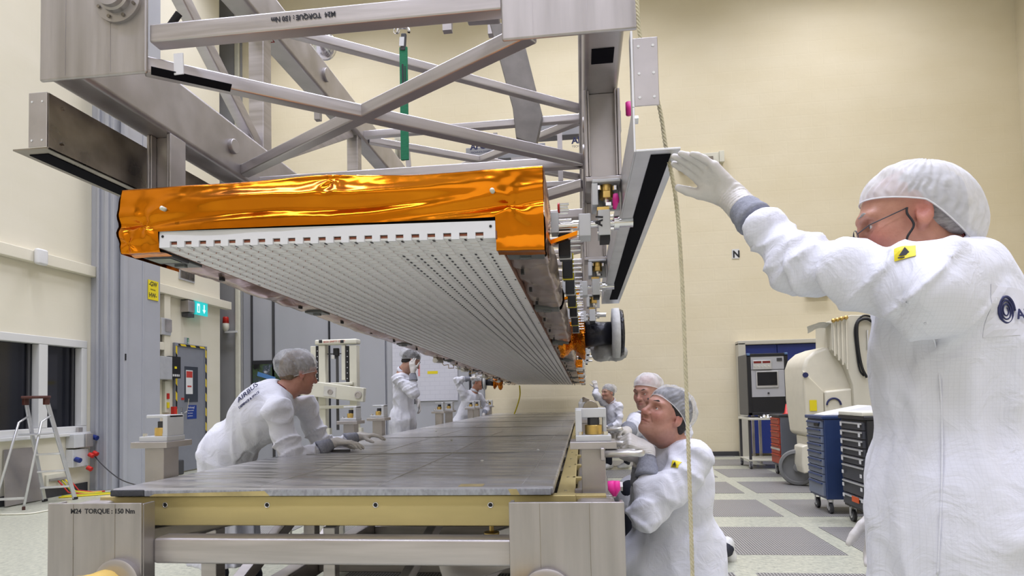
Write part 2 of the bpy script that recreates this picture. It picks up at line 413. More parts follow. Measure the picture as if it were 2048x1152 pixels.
MB().box((WX+.03, 10.50, .86), (WX+.04, 10.55, 1.20)).tube([(WX+.04, 10.53, 1.10), (WX+.09, 10.53, 1.10), (WX+.09, 10.60, 1.12)], .012).tube([(WX+.09, 10.60, 1.10), (WX+.09, 10.66, 1.36)], .010).build('handle', M['chrome'], lf)
# boxes left of the door
o = wbox(10.0, 2.64, .26, .30, .12, 0).build('junction_box', M['alu'], bevel=.01); tag(o, 'small grey junction box on the cream wall left of the exit sign', 'box')
MB().box((WX+.12, 9.97, 2.55), (WX+.14, 10.12, 2.77)).build('cover', M['steel'], o)
MB().tube([(WX+.05, 9.96, 2.49), (WX+.05, 9.96, 2.36)], .008).tube([(WX+.05, 10.0, 2.49), (WX+.05, 10.0, 2.36)], .008).build('cable', M['dark_grey'], o)
o = thing('switch_cabinet', (WX, 9.95, 1.9), 'grey switch cabinet with black control panel left of the striped door', 'cabinet')
MB().box((WX, 9.55, 1.70), (WX+.22, 10.02, 2.10)).build('housing', M['alu'], o, bevel=.006)
MB().box((WX, 10.03, 1.73), (WX+.16, 10.33, 2.12)).build('control_panel', M['black'], o)
MB().box((WX+.16, 10.16, 1.90), (WX+.165, 10.22, 1.94)).build('yellow_tag', M['yellow'], o)
k = MB()
for i in range(5): k.box((WX+.16, 10.06+i*.05, 1.76), (WX+.17, 10.085+i*.05, 1.80))
k.build('switches', M['white'], o)
o = wbox(9.62, 2.215, .16, .2, .1, 0).build('fuse_box', M['white'], bevel=.006); tag(o, 'little white fuse box above the grey switch cabinet', 'box')
o = thing('socket_strip', (WX, 10.12, 1.4), 'narrow cream socket strip with red and yellow switches below the black control panel', 'socket')
wbox(10.12, 1.40, .14, .56, .06, 0).build('housing', M['cream_paint'], o, bevel=.006)
MB().box((WX+.06, 10.09, 1.36), (WX+.075, 10.15, 1.46)).build('red_switch', M['red'], o)
MB().box((WX+.06, 10.09, 1.20), (WX+.075, 10.15, 1.30)).build('yellow_switch', M['yellow'], o)
o = MB().box((WX+.08, 10.17, .25), (WX+.15, 10.25, 1.22)).build('red_post', M['red'], bevel=.006); tag(o, 'upright red and yellow barrier post leaning beside the striped door', 'post')
o.rotation_euler = (0, 0, 0)
MB().box((WX+.151, 10.17, .86), (WX+.154, 10.25, .93)).box((WX+.151, 10.17, .70), (WX+.154, 10.25, .78)).build('yellow_band', M['yellow'], o)
MB().box((WX+.03, 10.10, 0), (WX+.24, 10.32, .26)).build('foot', M['dark_grey'], o, bevel=.02)
# power box near the column
o = thing('power_box', (WX, 8.25, .7), 'grey power distribution box with red and blue sockets between window and column', 'power box')
MB().box((WX, 8.02, .66), (WX+.14, 8.34, .86)).box((WX, 8.02, .38), (WX+.12, 8.30, .64)).build('housing', M['alu_mat'], o, bevel=.01)
MB().box((WX+.14, 8.20, .66), (WX+.17, 8.33, .86)).build('meter_window', M['steel'], o, bevel=.01)
for c, nm in (((WX+.15, 8.28, .55), 'red_socket'), ((WX+.15, 8.36, .57), 'red_socket'), ((WX+.15, 8.25, .36), 'red_socket')):
    MB().cyl(c, V(c)+V((.06, 0, -.03)), .032).build(nm, M['red'], o)
for c in ((WX+.13, 8.06, .50), (WX+.12, 8.38, .80)): MB().cyl(c, V(c)+V((.07, 0, -.02)), .036).build('blue_socket', M['blue'], o)
o = MB().box((WX-.0, 8.18, .87), (WX+.06, 8.26, .95)).build('switch', M['steel'], bevel=.004); tag(o, 'tiny grey switch on the window frame above the power box', 'switch')
o = thing('cable_tray', (WX+.1, 7.9, .3), 'white wall socket plate with loose cables behind the step ladder', 'socket')
MB().box((WX, 7.68, .14), (WX+.03, 7.98, .32)).build('plate', M['cream_paint'], o)
MB().box((WX+.03, 7.72, .23), (WX+.06, 8.0, .26)).build('bar', M['steel'], o)
cols = [('red_cable', M['red']), ('yellow_cable', mat('cable_yellow_green', srgb(190, 190, 40), .5)), ('yellow_cable', M['yellow']), ('red_cable', M['red'])]
for k, (nm, mm) in enumerate(cols):
    y = 7.85+.06*k
    pts = [(WX+.05, y, .22), (WX+.10, y+.02, .15), (WX+.16, y+.05, .05), (WX+.3, y+.15, .012), (WX+.55, y+.3, .012)]
    MB().tube([V(a).lerp(V(b), t) for a, b in zip(pts, pts[1:]) for t in (0, .5)], .010, 6).build(nm, mm, o, smooth=True)
def loose(name, pts, r, mt, label, n=6):
    c = []
    pts = [V(p) for p in pts]
    for i in range(len(pts)-1):
        p0, p1, p2, p3 = pts[max(i-1, 0)], pts[i], pts[i+1], pts[min(i+2, len(pts)-1)]
        for k in range(6):
            t = k/6; c.append(.5*((2*p1) + (p2-p0)*t + (2*p0-5*p1+4*p2-p3)*t*t + (3*p1-p0-3*p2+p3)*t**3))
    c.append(pts[-1])
    o = MB().tube(c, r, n).build(name, mt, smooth=True); return tag(o, label, 'cable')
loose('yellow_green_cable', [(WX+.15, 7.8, .012), (WX+.6, 8.1, .012), (-6.4, 7.9, .012), (-5.9, 8.45, .012), (-6.3, 8.9, .012), (-5.4, 9.2, .012)], .012, cols[1][1], 'yellow-green cable lying on the floor behind the near plate', 6)
loose('yellow_cable', [(WX+.2, 7.7, .011), (-6.8, 7.95, .011), (-6.3, 8.3, .011), (-6.0, 8.15, .011), (-5.6, 8.6, .011)], .011, M['yellow'], 'yellow cable lying on the floor at the foot of the column', 6)
loose('thin_grey_cable', [P(186, 908, Y=8.42), P(205, 930, Y=8.3), P(235, 955, Y=8.1), P(262, 967, Y=7.9), P(300, 975, Y=7.4)], .008, M['dark_grey'], 'thin dark cable sagging away from the power box past the column')
loose('white_floor_cord', [P(0, 1029, Z=.01), P(60, 1027, Z=.01), P(105, 1020, Z=.01), P(170, 1018, Z=.01)], .010, M['cream_paint'], 'cream cord lying across the floor at the left edge')
o = MB().prism([(WX+.12, 6.98, .01), (WX+.12, 7.55, .01), (WX+.01, 7.46, .72), (WX+.01, 7.06, .72)], (.012, 0, .004)).build('sheet_panel', M['steel_plate']); tag(o, 'flat grey metal sheet leaning on the wall behind the step ladder', 'panel')

# beacon, posters
o = thing('warning_beacon', (-7.66, WY-.1, 2.9), 'red and white warning beacon on a thin arm in the far left corner', 'lamp')
MB().lathe((-7.66, WY-.12, 2.83), (0, 0, 1), [(.03, 0), (.05, .02), (.07, .06), (.07, .16), (.06, .17)], 16).build('base', M['cream_paint'], o, smooth=True)
MB().lathe((-7.66, WY-.12, 3.0), (0, 0, 1), [(.065, 0), (.06, .12), (.05, .14)], 16).build('red_lens', M['red'], o, smooth=True)
MB().box((-7.68, WY-.14, 2.79), (-7.4, WY-.1, 2.83)).build('arm', M['white'], o)
def poster_mat():
    m, t, b = nt('space_poster_print')
    n = node(t, 'ShaderNodeTexNoise', i_Scale=3.2, i_Detail=7., i_Roughness=.7); t.links.new(coords(t), n.inputs['Vector'])
    t.links.new(ramp(t, n.outputs['Fac'], [(.40, srgb(12, 14, 22)), (.5, srgb(70, 90, 60)), (.58, srgb(60, 70, 90)), (.7, srgb(220, 225, 230))]), b.inputs['Base Color'])
    b.inputs['Roughness'].default_value = .3; return m
o = MB().box((-7.07, WY-.075, 1.0), (-6.0, WY-.06, 2.17)).build('wall_poster', poster_mat()); tag(o, 'dark poster of the earth with a satellite, on the grey metal door', 'poster')
MB().box((-7.07, WY-.077, 2.09), (-6.0, WY-.0755, 2.17)).build('title_strip', M['ink'], o)
MB().prism([(-6.95, WY-.078, 1.93), (-6.55, WY-.078, 1.80), (-6.57, WY-.078, 1.72), (-6.97, WY-.078, 1.84)], (0, .002, 0)).build('solar_panel_print', mat('print_blue', srgb(90, 140, 200), .4), o)
def paper_mat():
    m, t, b = nt('printed_plan_paper')
    br = node(t, 'ShaderNodeTexBrick', i_Scale=1.0, i_Mortar_Size=.004); br.inputs['Brick Width'].default_value = .21; br.inputs['Row Height'].default_value = .09
    br.inputs['Color1'].default_value = br.inputs['Color2'].default_value = srgb(214, 214, 224); br.inputs['Mortar'].default_value = srgb(200, 200, 212)
    tc = node(t, 'ShaderNodeTexCoord'); sp = node(t, 'ShaderNodeSeparateXYZ'); cb = node(t, 'ShaderNodeCombineXYZ')
    t.links.new(tc.outputs['Object'], sp.inputs[0]); t.links.new(sp.outputs[0], cb.inputs[0]); t.links.new(sp.outputs[2], cb.inputs[1]); t.links.new(cb.outputs[0], br.inputs['Vector'])
    t.links.new(br.outputs['Color'], b.inputs['Base Color']); b.inputs['Roughness'].default_value = .6; return m
o = MB().box((-3.95, WY-.075, 1.22), (-2.56, WY-.06, 2.45)).build('wall_plan', paper_mat()); tag(o, 'large white sheet of printed line drawings on the grey door behind the men', 'poster')
MB().box((-3.2, WY-.077, 1.78), (-2.98, WY-.0755, 1.84)).build('yellow_patch', M['yellow'], o)
MB().box((-3.40, WY-.077, 1.74), (-3.36, WY-.0755, 1.98)).build('red_patch', mat('pale_red_print', srgb(220, 150, 150), .6), o)
# things on the back wall
o = MB().box((3.06, WY-.01, 3.93), (3.20, WY, 4.12)).build('letter_sign', mat('sign_white', (.75, .75, .75, 1), .5)); tag(o, 'white sign with a black letter N on the cream wall', 'sign')
text('lettering', 'N', (3.072, WY-.012, 3.955), (1, 0, 0), (0, 0, 1), .19, M['ink'], o, bold=.007, xs=.95)
o = thing('wall_unit', (2.6, WY-.1, 5.8), 'cream framed wall unit high on the back wall behind the gloved hand', 'wall unit')
MB().box((2.1, WY-.10, 5.85), (2.86, WY, 6.08)).build('frame', M['cream_paint'], o, bevel=.01)
MB().box((2.2, WY-.115, 5.88), (2.74, WY-.10, 6.00)).build('screen', M['steel_dark'], o)
MB().box((2.86, WY-.12, 5.87), (2.96, WY, 6.10)).build('end_box', M['cream_paint'], o, bevel=.01)
MB().box((2.05, WY-.16, 5.80), (2.78, WY-.02, 5.83)).build('rail', M['dark_grey'], o)
o = thing('exit_sign', (4.5, WY-.1, 3.2), 'small lit turquoise exit sign on the back wall right of the letter N', 'sign')
MB().box((4.42, WY-.10, 3.12), (4.85, WY, 3.36)).build('housing', M['alu'], o, bevel=.008)
MB().box((4.47, WY-.105, 3.19), (4.62, WY-.10, 3.30)).box((4.64, WY-.105, 3.19), (4.8, WY-.10, 3.30)).build('sign_panel', M['exit_glow'], o)
# blue panel recess
o = thing('panel_screen', (4.4, WY-.1, 0), 'tall blue panelled screen standing against the back wall behind the equipment rack', 'screen')
MB().box((3.06, WY-.22, 0), (3.20, WY, 2.22)).box((3.06, WY-.22, 2.18), (6.2, WY, 2.26)).box((6.1, WY-.22, 0), (6.2, WY, 2.2)).build('frame', mat('pale_grey_frame', srgb(196, 192, 178), .5), o, bevel=.01)
for k, (a, b) in enumerate(((3.21, 3.80), (3.81, 4.55), (4.56, 5.3), (5.31, 6.09))):
    MB().box((a, WY-.16, .06), (b, WY-.12, 2.17)).build('blue_panel', M['blue'], o, bevel=.004)
MB().box((4.78, WY-.17, 1.75), (5.2, WY-.16, 2.05)).build('notice', M['white'], o)
MB().box((4.83, WY-.173, 1.80), (5.15, WY-.17, 2.0)).build('notice_print', M['navy_ink'], o)
# floor grates
def grate_mat():
    m, t, b = nt('perforated_floor_grate')
    tc = coords(t); sp = node(t, 'ShaderNodeSeparateXYZ'); t.links.new(tc, sp.inputs[0])
    def saw(o, period, duty):
        a = node(t, 'ShaderNodeMath', operation='MULTIPLY'); t.links.new(o, a.inputs[0]); a.inputs[1].default_value = 1/period
        f = node(t, 'ShaderNodeMath', operation='FRACT'); t.links.new(a.outputs[0], f.inputs[0])
        l = node(t, 'ShaderNodeMath', operation='LESS_THAN'); t.links.new(f.outputs[0], l.inputs[0]); l.inputs[1].default_value = duty; return l.outputs[0]
    a, c = saw(sp.outputs[0], .022, .55), saw(sp.outputs[1], .028, .7)
    mu = node(t, 'ShaderNodeMath', operation='MULTIPLY'); t.links.new(a, mu.inputs[0]); t.links.new(c, mu.inputs[1])
    mx = node(t, 'ShaderNodeMix', data_type='RGBA'); t.links.new(mu.outputs[0], mx.inputs[0]); mx.inputs[6].default_value = srgb(168, 166, 162); mx.inputs[7].default_value = srgb(52, 50, 50)
    t.links.new(mx.outputs[2], b.inputs['Base Color']); b.inputs['Roughness'].default_value = .45; b.inputs['Metallic'].default_value = .2; return m
M['grate'] = grate_mat()
n_g = 0
for r in range(6):
    y0 = 4.92 + r*1.49
    for c in range(-5, 6):
        x0 = 1.16 + c*.96 + (.0 if r % 2 == 0 else -.0)
        if x0 < -6.2 or x0 > 4.2: continue
        if abs(x0+.6) < .9 and r > 1: pass
        o = MB().box((x0, y0, .0), (x0+.81, y0+1.0, .004)).build('floor_grate', M['grate'])
        rr, cc = r+1, c+6
        o['kind'] = 'structure'
for c in range(-3, 1):
    o = MB().box((1.16+c*.96, 3.43, .0), (1.16+c*.96+.81, 4.43, .004)).build('floor_grate', M['grate']); o['kind'] = 'structure'
fm = MB()
for k in range(8): fm.box((2.3+k*.13-1.0, 12.22, .001), (2.38+k*.13-1.0, 12.28, .003))
o = fm.build('floor_marking_tape', M['yellow']); o['kind'] = 'structure'
# ================================================================ UPPER LIFTING FRAME (box truss of square stainless tube)
UT = thing('lifting_frame', (-.82, 2.0, 2.4), 'large welded stainless steel box truss hanging overhead above the antenna', 'lifting frame')
YE = 1.90
LX0, LX1 = -1.84, -1.70           # left chords
RX0, RX1 = .035, .165             # right chords
ZB0, ZB1, ZT0, ZT1 = 2.40, 2.66, 3.37, 3.60
END = 11.9
def U(name, mb, m=M['steel'], bev=.006): return mb.build(name, m, UT, bevel=bev)
for (a, b) in ((-1.853, -1.449), (-.224, .202)):
    pl = MB().box((a, YE-.014, 2.388), (b, YE, 3.0)).build('end_plate', M['steel_plate'], UT, bevel=.012, seg=3)
    # vertical shading bands on the plate, imitated by two thin raised lines
    MB().box((a+.10, YE-.0152, 2.40), (a+.101, YE-.013, 2.99)).box((a+.27, YE-.0152, 2.40), (a+.271, YE-.013, 2.99)).build('seam_shade_band', M['steel'], pl)
    cxp = P(245, 5, Y=YE).x if a < -1 else -.0
    if a < -1:
        f = MB().lathe((cxp, YE-.014, P(245, 5, Y=YE).z), (0, -1, 0), [(.085, 0), (.085, .012), (.055, .014), (.055, .03), (.048, .034), (.048, .05), (.03, .05)], 40)
        smooth_angle(f.build('flange', M['chrome'] if 0 else M['steel'], pl))
        zc = P(245, 5, Y=YE).z
        for k in range(8):
            t = PI/8 + k*PI/4
            MB().cyl((cxp+math.cos(t)*.07, YE-.026, zc+math.sin(t)*.07), (cxp+math.cos(t)*.07, YE-.033, zc+math.sin(t)*.07), .006, n=8).build('bolt', M['steel_dark'], pl)
for x0, x1 in ((LX0, LX1), (RX0, RX1)):
    for z0, z1 in ((ZB0, ZB1), (ZT0, ZT1)):
        U('chord', MB().box((x0, YE+.001, z0), (x1, END, z1)), bev=.02)
U('end_tube', MB().box((-1.45, YE+.002, 2.502), (-.223, YE+.058, 2.566)), M['steel_tube'])
T = .055
nodes = [3.17 + 1.45*k for k in range(6)]
def tb(a, b, w=T, h=T, m=None): U('brace', MB().beam(a, b, w, h), m or M['steel_tube'], .007)
xl, xr = LX1-.005, RX0+.005
zb, zt = 2.445, 3.41
tb((-1.50, YE+.045, zb), (xr, 3.09, zb)); tb((xl, 2.93, zb+.001), (-.13, 1.95, zb+.001))
tb((xl, 3.10, zb), (xr, 3.10, zb))
for k in range(len(nodes)-1):
    y0, y1 = nodes[k], nodes[k+1]
    tb((xl, y1+.06, zb), (xr, y1+.06, zb)); tb((xl, (y0+y1)/2+.1, zb), (xr, (y0+y1)/2+.1, zb), .06, .06)
    if k % 2 == 0: tb((xr, y0+.26, zb), (xl, y1, zb))
    else: tb((xl, y0+.2, zb), (xr, y1, zb))
    tb((xl, y1+.10, zt), (xr, y1+.08, zt))
    if k == 0: tb((xl, y0+.09, zt), (xr, y1-.08, zt))
    else: tb((xl, y0+.2, zt), (xr, y1-.08, zt)); tb((xr, y0+.12, zt), (xl, y1-.08, zt-.001))
tb((xl, 2.75, zt), (-.9, 2.0, zt))
# side walls: posts and diagonals
for side, x in (('l', (LX0+LX1)/2), ('r', (RX0+RX1)/2)):
    for k, y in enumerate(nodes):
        U('upright', MB().box((x-.045, y+.0, ZB1-.01), (x+.045, y+.09, ZT0+.01)), M['steel_tube'])
        if k < len(nodes)-1: tb((x, y+.12, ZB1), (x, nodes[k+1]-.05, ZT0), .06, .07)
    tb((x, 2.12, ZT0), (x, 3.2, ZB1), .06, .07)
# black felt strips, aluminium tape, plugs
U('black_strip', MB().beam(P(302, 141, Z=2.388), P(462, 176, Z=2.388), .055, .003), M['black_tape'], 0)
U('black_strip', MB().box((.062, 2.0, 2.397), (.137, 2.09, 2.40)), M['black_tape'], 0)
U('aluminium_tape', MB().beam(P(357, 107, Y=1.905), P(358, 149, Y=1.905), .034, .004, up=(0, 1, 0)), mat('silver_tape', (.80, .80, .84, 1), .4, .2), 0)
pp = P(348, 44, Y=2.0)
U('black_grip', MB().cyl(pp+V((-.02, 0, -.02)), pp+V((.02, 0, .03)), .012), M['black'], 0)
for px, py, yy in ((464, 293, 2.6), (650, 150, 3.6), (1000, 0, 2.2)):
    c = P(px, py, X=LX1)
    if px == 464: MB().cyl(c+V((-.005, 0, 0)), c+V((.02, 0, 0)), .036, n=24).build('pipe_stub', M['steel'], UT, bevel=.004)
    if px == 650: MB().cyl(c+V((-.005, 0, 0)), c+V((.02, 0, 0)), .045, n=24).build('pipe_stub', M['steel'], UT, bevel=.004)
c = P(636, 222, Y=3.0); MB().box(c-V((.015, .015, .05)), c+V((.015, .015, .0))).build('lug', M['steel'], UT)
c = P(895, 44, Y=2.6); MB().box(c-V((.02, .015, .045)), c+V((.02, .015, .06))).build('lug', M['steel'], UT)
c = P(648, 92, Y=4.0); MB().lathe(c, (.5, -.3, -.4), [(.03, -.02), (.09, 0), (.09, .02), (.05, .05), (.02, .06)], 24).build('lifting_ring_base', M['chrome'], UT, smooth=True)
MB().beam(P(935, 42, Y=2.9), P(1000, 38, Y=2.9), .05, .025).build('label_holder', M['steel'], UT, bevel=.008)
# big bent plate arm in front of the far wall
arm = MB().prism([P(975, 30, Y=4.6), P(1045, 70, Y=4.6), P(1085, 230, Y=4.6), P(1072, 290, Y=4.6), P(1032, 275, Y=4.6), P(1025, 215, Y=4.6)], (0, .08, 0))
hb_ = P(985, 40, Y=4.6)
MB().box((hb_.x-.04, 4.61, hb_.z-.1), (hb_.x+.04, 4.67, 10.95)).build('hoist_bar', M['steel'], UT)
arm.build('bent_arm', mat('weathered_steel_plate', (.21, .195, .18, 1), .45, .6, noise=.15), UT, bevel=.006)
# text on the end tube (upside down), logos on the chords
a = P(671, 22, Y=YE-.001); b = P(556, 34, Y=YE-.001); r = (b-a)
zc = 2.545
text('lettering', 'M24  TORQUE : 150 Nm', (a.x, YE-.0005, zc), (-1, 0, 0), (0, 0, -1), .0235, M['ink'], UT, bold=.0006, xs=.92, depth=.0004)
# red NO STEP and logo on the underside of the upper left chord
zz = ZT0-.0015
pa, pb = P(452, 0, Z=zz), P(484, 38, Z=zz)
text('lettering', 'NO STEP', (LX0+.10, 2.72, zz), (0, -1, 0), (1, 0, 0), .06, M['red_ink'], UT, bold=.001)
for yy in (3.28, 4.2):
    c = V((LX0+.065, yy, zz)); fr = MB()
    for a_, b_ in (((-.035, -.05), (.035, -.047)), ((-.035, .047), (.035, .05)), ((-.035, -.05), (-.032, .05)), ((.032, -.05), (.035, .05))):
        fr.box(c+V((a_[0], a_[1], -.001)), c+V((b_[0], b_[1], .001)))
    fr.cyl(c+V((-.005, -.02, -.001)), c+V((-.005, -.02, .001)), .018, n=6).box(c+V((-.02, .01, -.001)), c+V((.02, .03, .001)))
    fr.build('red_logo', M['red_ink'], UT)
# hanging posts with the mounts for the antenna
def post(x0, x1, y, zbot=2.05, d=.13):
    t = .012; m = MB()
    m.box((x0, y, zbot+.019), (x0+t, y+d, ZB0)).box((x1-t, y, zbot+.019), (x1, y+d, ZB0)).box((x0+t+.001, y+.035, zbot+.02), (x1-t-.001, y+.047, ZB0)).box((x0, y-.002, zbot), (x1, y+d+.002, zbot+.018))
    m.box((x0+t+.001, y+.003, zbot+.02), (x0+t+.009, y+.034, ZB0)).box((x1-t-.009, y+.003, zbot+.02), (x1-t-.001, y+.034, ZB0))
    return U('hanging_post', m, M['steel'], .003)
def shift_copy(o, dy, parent, dx=0):
    pinv = o.matrix_parent_inverse.copy(); c = o.copy(); COL.objects.link(c); c.parent = parent; c.matrix_parent_inverse = pinv
    if parent is o.parent:
        c.matrix_basis = Matrix.Translation((dx, dy, 0)) @ o.matrix_basis
    for ch in list(o.children): shift_copy(ch, 0, c)
    return c
Y0 = 2.27
post(RX0, RX1+.005, Y0); post(-1.81, LX1, Y0+.09, zbot=2.03, d=.10)
def hardware(y):
    """clamp under a hanging post, drawn for the first post"""
    def q(px, py, yy): return P(px, py, Y=yy)
    a, b = q(1184, 371, y), q(1240, 361, y)
    br = MB(); br.box((a.x, y-.03, a.z), (b.x, y+.09, b.z))
    c, d = q(1184, 415, y), q(1195, 371, y)
    br.box((c.x, y-.03, c.z), (d.x, y+.09, d.z)).box((d.x+.001, y+.05, c.z), (b.x, y+.065, a.z))
    root = br.build('mount_bracket', M['alu_mat'], UT, bevel=.003)
    z1, z2 = q(1213, 383, y).z, q(1213, 397, y).z; xc = q(1213, 390, y).x
    MB().cyl((xc, y+.01, z2), (xc, y+.01, z1), .027, n=6).cyl((xc, y+.01, z1), (xc, y+.01, a.z), .022, n=20).build('brass_nut', M['brass'], root, bevel=.002)
    z3 = q(1213, 412, y).z
    MB().cyl((xc, y+.01, z3), (xc, y+.01, z2), .012, n=12).cyl((xc+.006, y+.01, z3), (xc+.006, y+.01, z3+.012), .02, n=6).build('bolt', M['chrome'], root)
    for px in (1197, 1230):
        e = q(px, 372, y-.01); MB().cyl(e, e+V((0, 0, -.016)), .009, n=6).build('screw', M['chrome'], root)
    # the two blocks and the shaft between the antenna and the rail
    s0, s1 = q(1112, 453, y), q(1266, 449, y)
    sh = MB().cyl((s0.x, y, s0.z), (s1.x-.02, y, s0.z), .014, n=20).cyl((q(1234, 450, y).x, y, s0.z), (s1.x, y, s0.z), .017, n=20)
    sh.cyl((q(1228, 450, y).x, y, s0.z), (q(1238, 450, y).x, y, s0.z), .027, n=24).cyl((q(1145, 450, y).x, y, s0.z+.0), (q(1159, 450, y).x, y, s0.z), .019, n=20)
    sh.cyl((s0.x, y, s0.z+.022), (q(1143, 450, y).x, y, s0.z+.022), .005).cyl((s0.x, y, s0.z-.022), (q(1143, 450, y).x, y, s0.z-.022), .005)
    smooth_angle(sh.build('shaft', M['chrome'], root))
    a, b = q(1158, 472, y-.04), q(1181, 426, y-.04); MB().box((a.x, y-.04, a.z), (b.x, y+.05, b.z)).build('clamp_block', M['alu_mat'], root, bevel=.003)
    a, b = q(1197, 470, y-.04), q(1220, 418, y-.04); bl = MB().box((a.x, y-.04, a.z), (b.x, y+.05, b.z)).build('clamp_block', M['alu_mat'], root, bevel=.003)
    MB().box((a.x+.006, y-.035, a.z-.018), (b.x-.002, y+.04, a.z)).build('rubber_foot', M['black'], root)
    MB().box((a.x-.002, y-.03, b.z), (b.x-.002, y+.04, b.z+.013)).build('brass_shim', M['brass'], root)
    f = MB()
    for dz in (.02, .06):
        f.cyl((b.x, y-.03, b.z-dz*1.2), (b.x+.012, y-.03, b.z-dz*1.2), .005)
        f.cyl((q(1181, 0, y).x, y-.03, b.z-dz*1.2-.01), (q(1181, 0, y).x+.012, y-.03, b.z-dz*1.2-.01), .005)
    f.build('screws', M['chrome'], root)
    # orange flag, antenna side bracket and pins
    p0, p1, p2, p3 = q(1098, 481, y-.05), q(1155, 461, y-.05), q(1154, 470, y-.05), q(1102, 488, y-.05)
    MB().prism([p0, p1, p2, p3], (0, .03, .0)).build('orange_foil_flag', MM['gold'], root)
    a, b = q(1103, 470, y), q(1117, 428, y); pb = MB().box((a.x, y-.03, a.z), (b.x, y+.03, b.z))
    pb.build('side_bracket', M['alu_mat'], root, bevel=.002)
    pn = MB()
    for k in range(4): zz = q(1115, 411+k*6, y).z; pn.cyl((q(1104, 0, y).x, y-.01, zz), (q(1127-(k % 2)*2, 0, y).x, y-.01, zz), .0045, n=8)
    pn.build('pins', M['chrome'], root)
    MB().cyl((q(1105, 0, y).x, y-.012, q(1107, 418, y).z), (q(1109, 0, y).x, y-.012, q(1107, 418, y).z), .018, n=12).build('red_cap', M['red'], root)
    return root, (a, b)
MM = {}
def foil_mat(name, c1, c2, rough, metal, bdist, scale, vs=14):
    m, t, b = nt(name)
    n = node(t, 'ShaderNodeTexNoise', i_Scale=scale, i_Detail=3., i_Distortion=.6); t.links.new(coords(t), n.inputs['Vector'])
    t.links.new(ramp(t, n.outputs['Fac'], [(.3, c1), (.7, c2)]), b.inputs['Base Color'])
    b.inputs['Metallic'].default_value = metal; b.inputs['Roughness'].default_value = rough
    vo = node(t, 'ShaderNodeTexVoronoi', i_Scale=vs); vo.feature = 'DISTANCE_TO_EDGE'
    ds = node(t, 'ShaderNodeVectorMath', operation='MULTIPLY_ADD'); t.links.new(n.outputs['Color'], ds.inputs[0]); ds.inputs[1].default_value = (.35, .35, .35); t.links.new(coords(t), ds.inputs[2])
    t.links.new(ds.outputs[0], vo.inputs['Vector'])
    ad = node(t, 'ShaderNodeMath', operation='MULTIPLY_ADD'); t.links.new(vo.outputs['Distance'], ad.inputs[0]); ad.inputs[1].default_value = 1.0; t.links.new(n.outputs['Fac'], ad.inputs[2])
    bp = node(t, 'ShaderNodeBump', i_Strength=1.0, i_Distance=bdist); t.links.new(ad.outputs[0], bp.inputs['Height']); t.links.new(bp.outputs[0], b.inputs['Normal'])
    return m
MM['gold'] = foil_mat('amber_polyimide_foil', (.56, .155, .004, 1), (.72, .225, .006, 1), .15, .95, .0010, 2.0, 2.4)
MM['amber'] = foil_mat('crumpled_amber_foil', (.60, .17, .01, 1), (.80, .26, .015, 1), .2, .9, .012, 9., 16)
MM['mli'] = foil_mat('mauve_metallised_foil', (.36, .24, .19, 1), (.50, .37, .33, 1), .22, .8, .003, 4., 6)
MM['mli2'] = foil_mat('silvery_brown_foil', (.36, .28, .24, 1), (.46, .38, .35, 1), .27, .75, .003, 3., 5)
hw, hwab = hardware(Y0)
tx = P(1204, 452, Y=Y0-.0415)
text('lettering', 'A1', (tx.x, Y0-.0412, tx.z), (.10, 0, .995), (-1, 0, .1), .036, M['ink'], UT, bold=.0015)
MB().tube([P(1231, 388, Y=Y0-.03), P(1232, 400, Y=Y0-.03), P(1229, 418, Y=Y0-.03)], [.009, .013, .006], 8).build('pink_tag', M['pink'], UT, smooth=True)
MB().tube([P(1257, 205, Y=2.32), P(1258, 230, Y=2.32)], .012, 8).build('pink_tag', M['pink'], UT, smooth=True)
for k, y in enumerate((3.6, 4.85, 6.1, 7.4, 8.7, 10.0, 11.2)):
    post(RX0, RX1+.005, y); post(-1.81, LX1, y+.1)
    shift_copy(hw, y-Y0, UT)
# bracket tab with a bolt on the right of the first post, and side tabs on the chord
c = P(1271, 240, Y=1.86); MB().cyl(c-V((.01, 0, 0)), c+V((.008, 0, 0)), .012, n=6).build('hex_bolt', M['alu'], UT)
for px, py in ((1165, 305), (1165, 250), (1165, 110)):
    c = P(px, py, Y=2.4); MB().cyl(c, c+V((.03, 0, 0)), .03, n=16).build('weld_boss', M['steel'], UT, bevel=.004)
# right flange rail with black felt strip
ry, rz = 1.75, 1.945
rx0, rx1 = .172, .297
MB().box((rx0, ry, rz), (rx1, 4.66, rz+.006)).box((rx0-.006, ry, rz), (rx0, 4.66, 2.075)).build('flange_rail', M['alu'], UT, bevel=.001)
MB().box((rx0+.045, ry+.03, rz-.003), (rx0+.102, 4.45, rz)).build('black_strip', M['black_tape'], UT)
MB().box((rx0-.006, ry, 2.076), (rx0, ry+.05, 2.30)).build('bracket_web', M['alu'], UT)
ep = MB().box((.172, ry-.004, 2.075), (.242, ry, 2.275)); e_ = ep.build('end_bracket', M['steel'], UT, bevel=.003)
hm = MB()
for x in (.187, .228):
    for z in (2.10, 2.17, 2.25): hm.cyl((x, ry-.0055, z), (x, ry-.003, z), .004, n=10)
hm.build('holes', M['white'], e_)
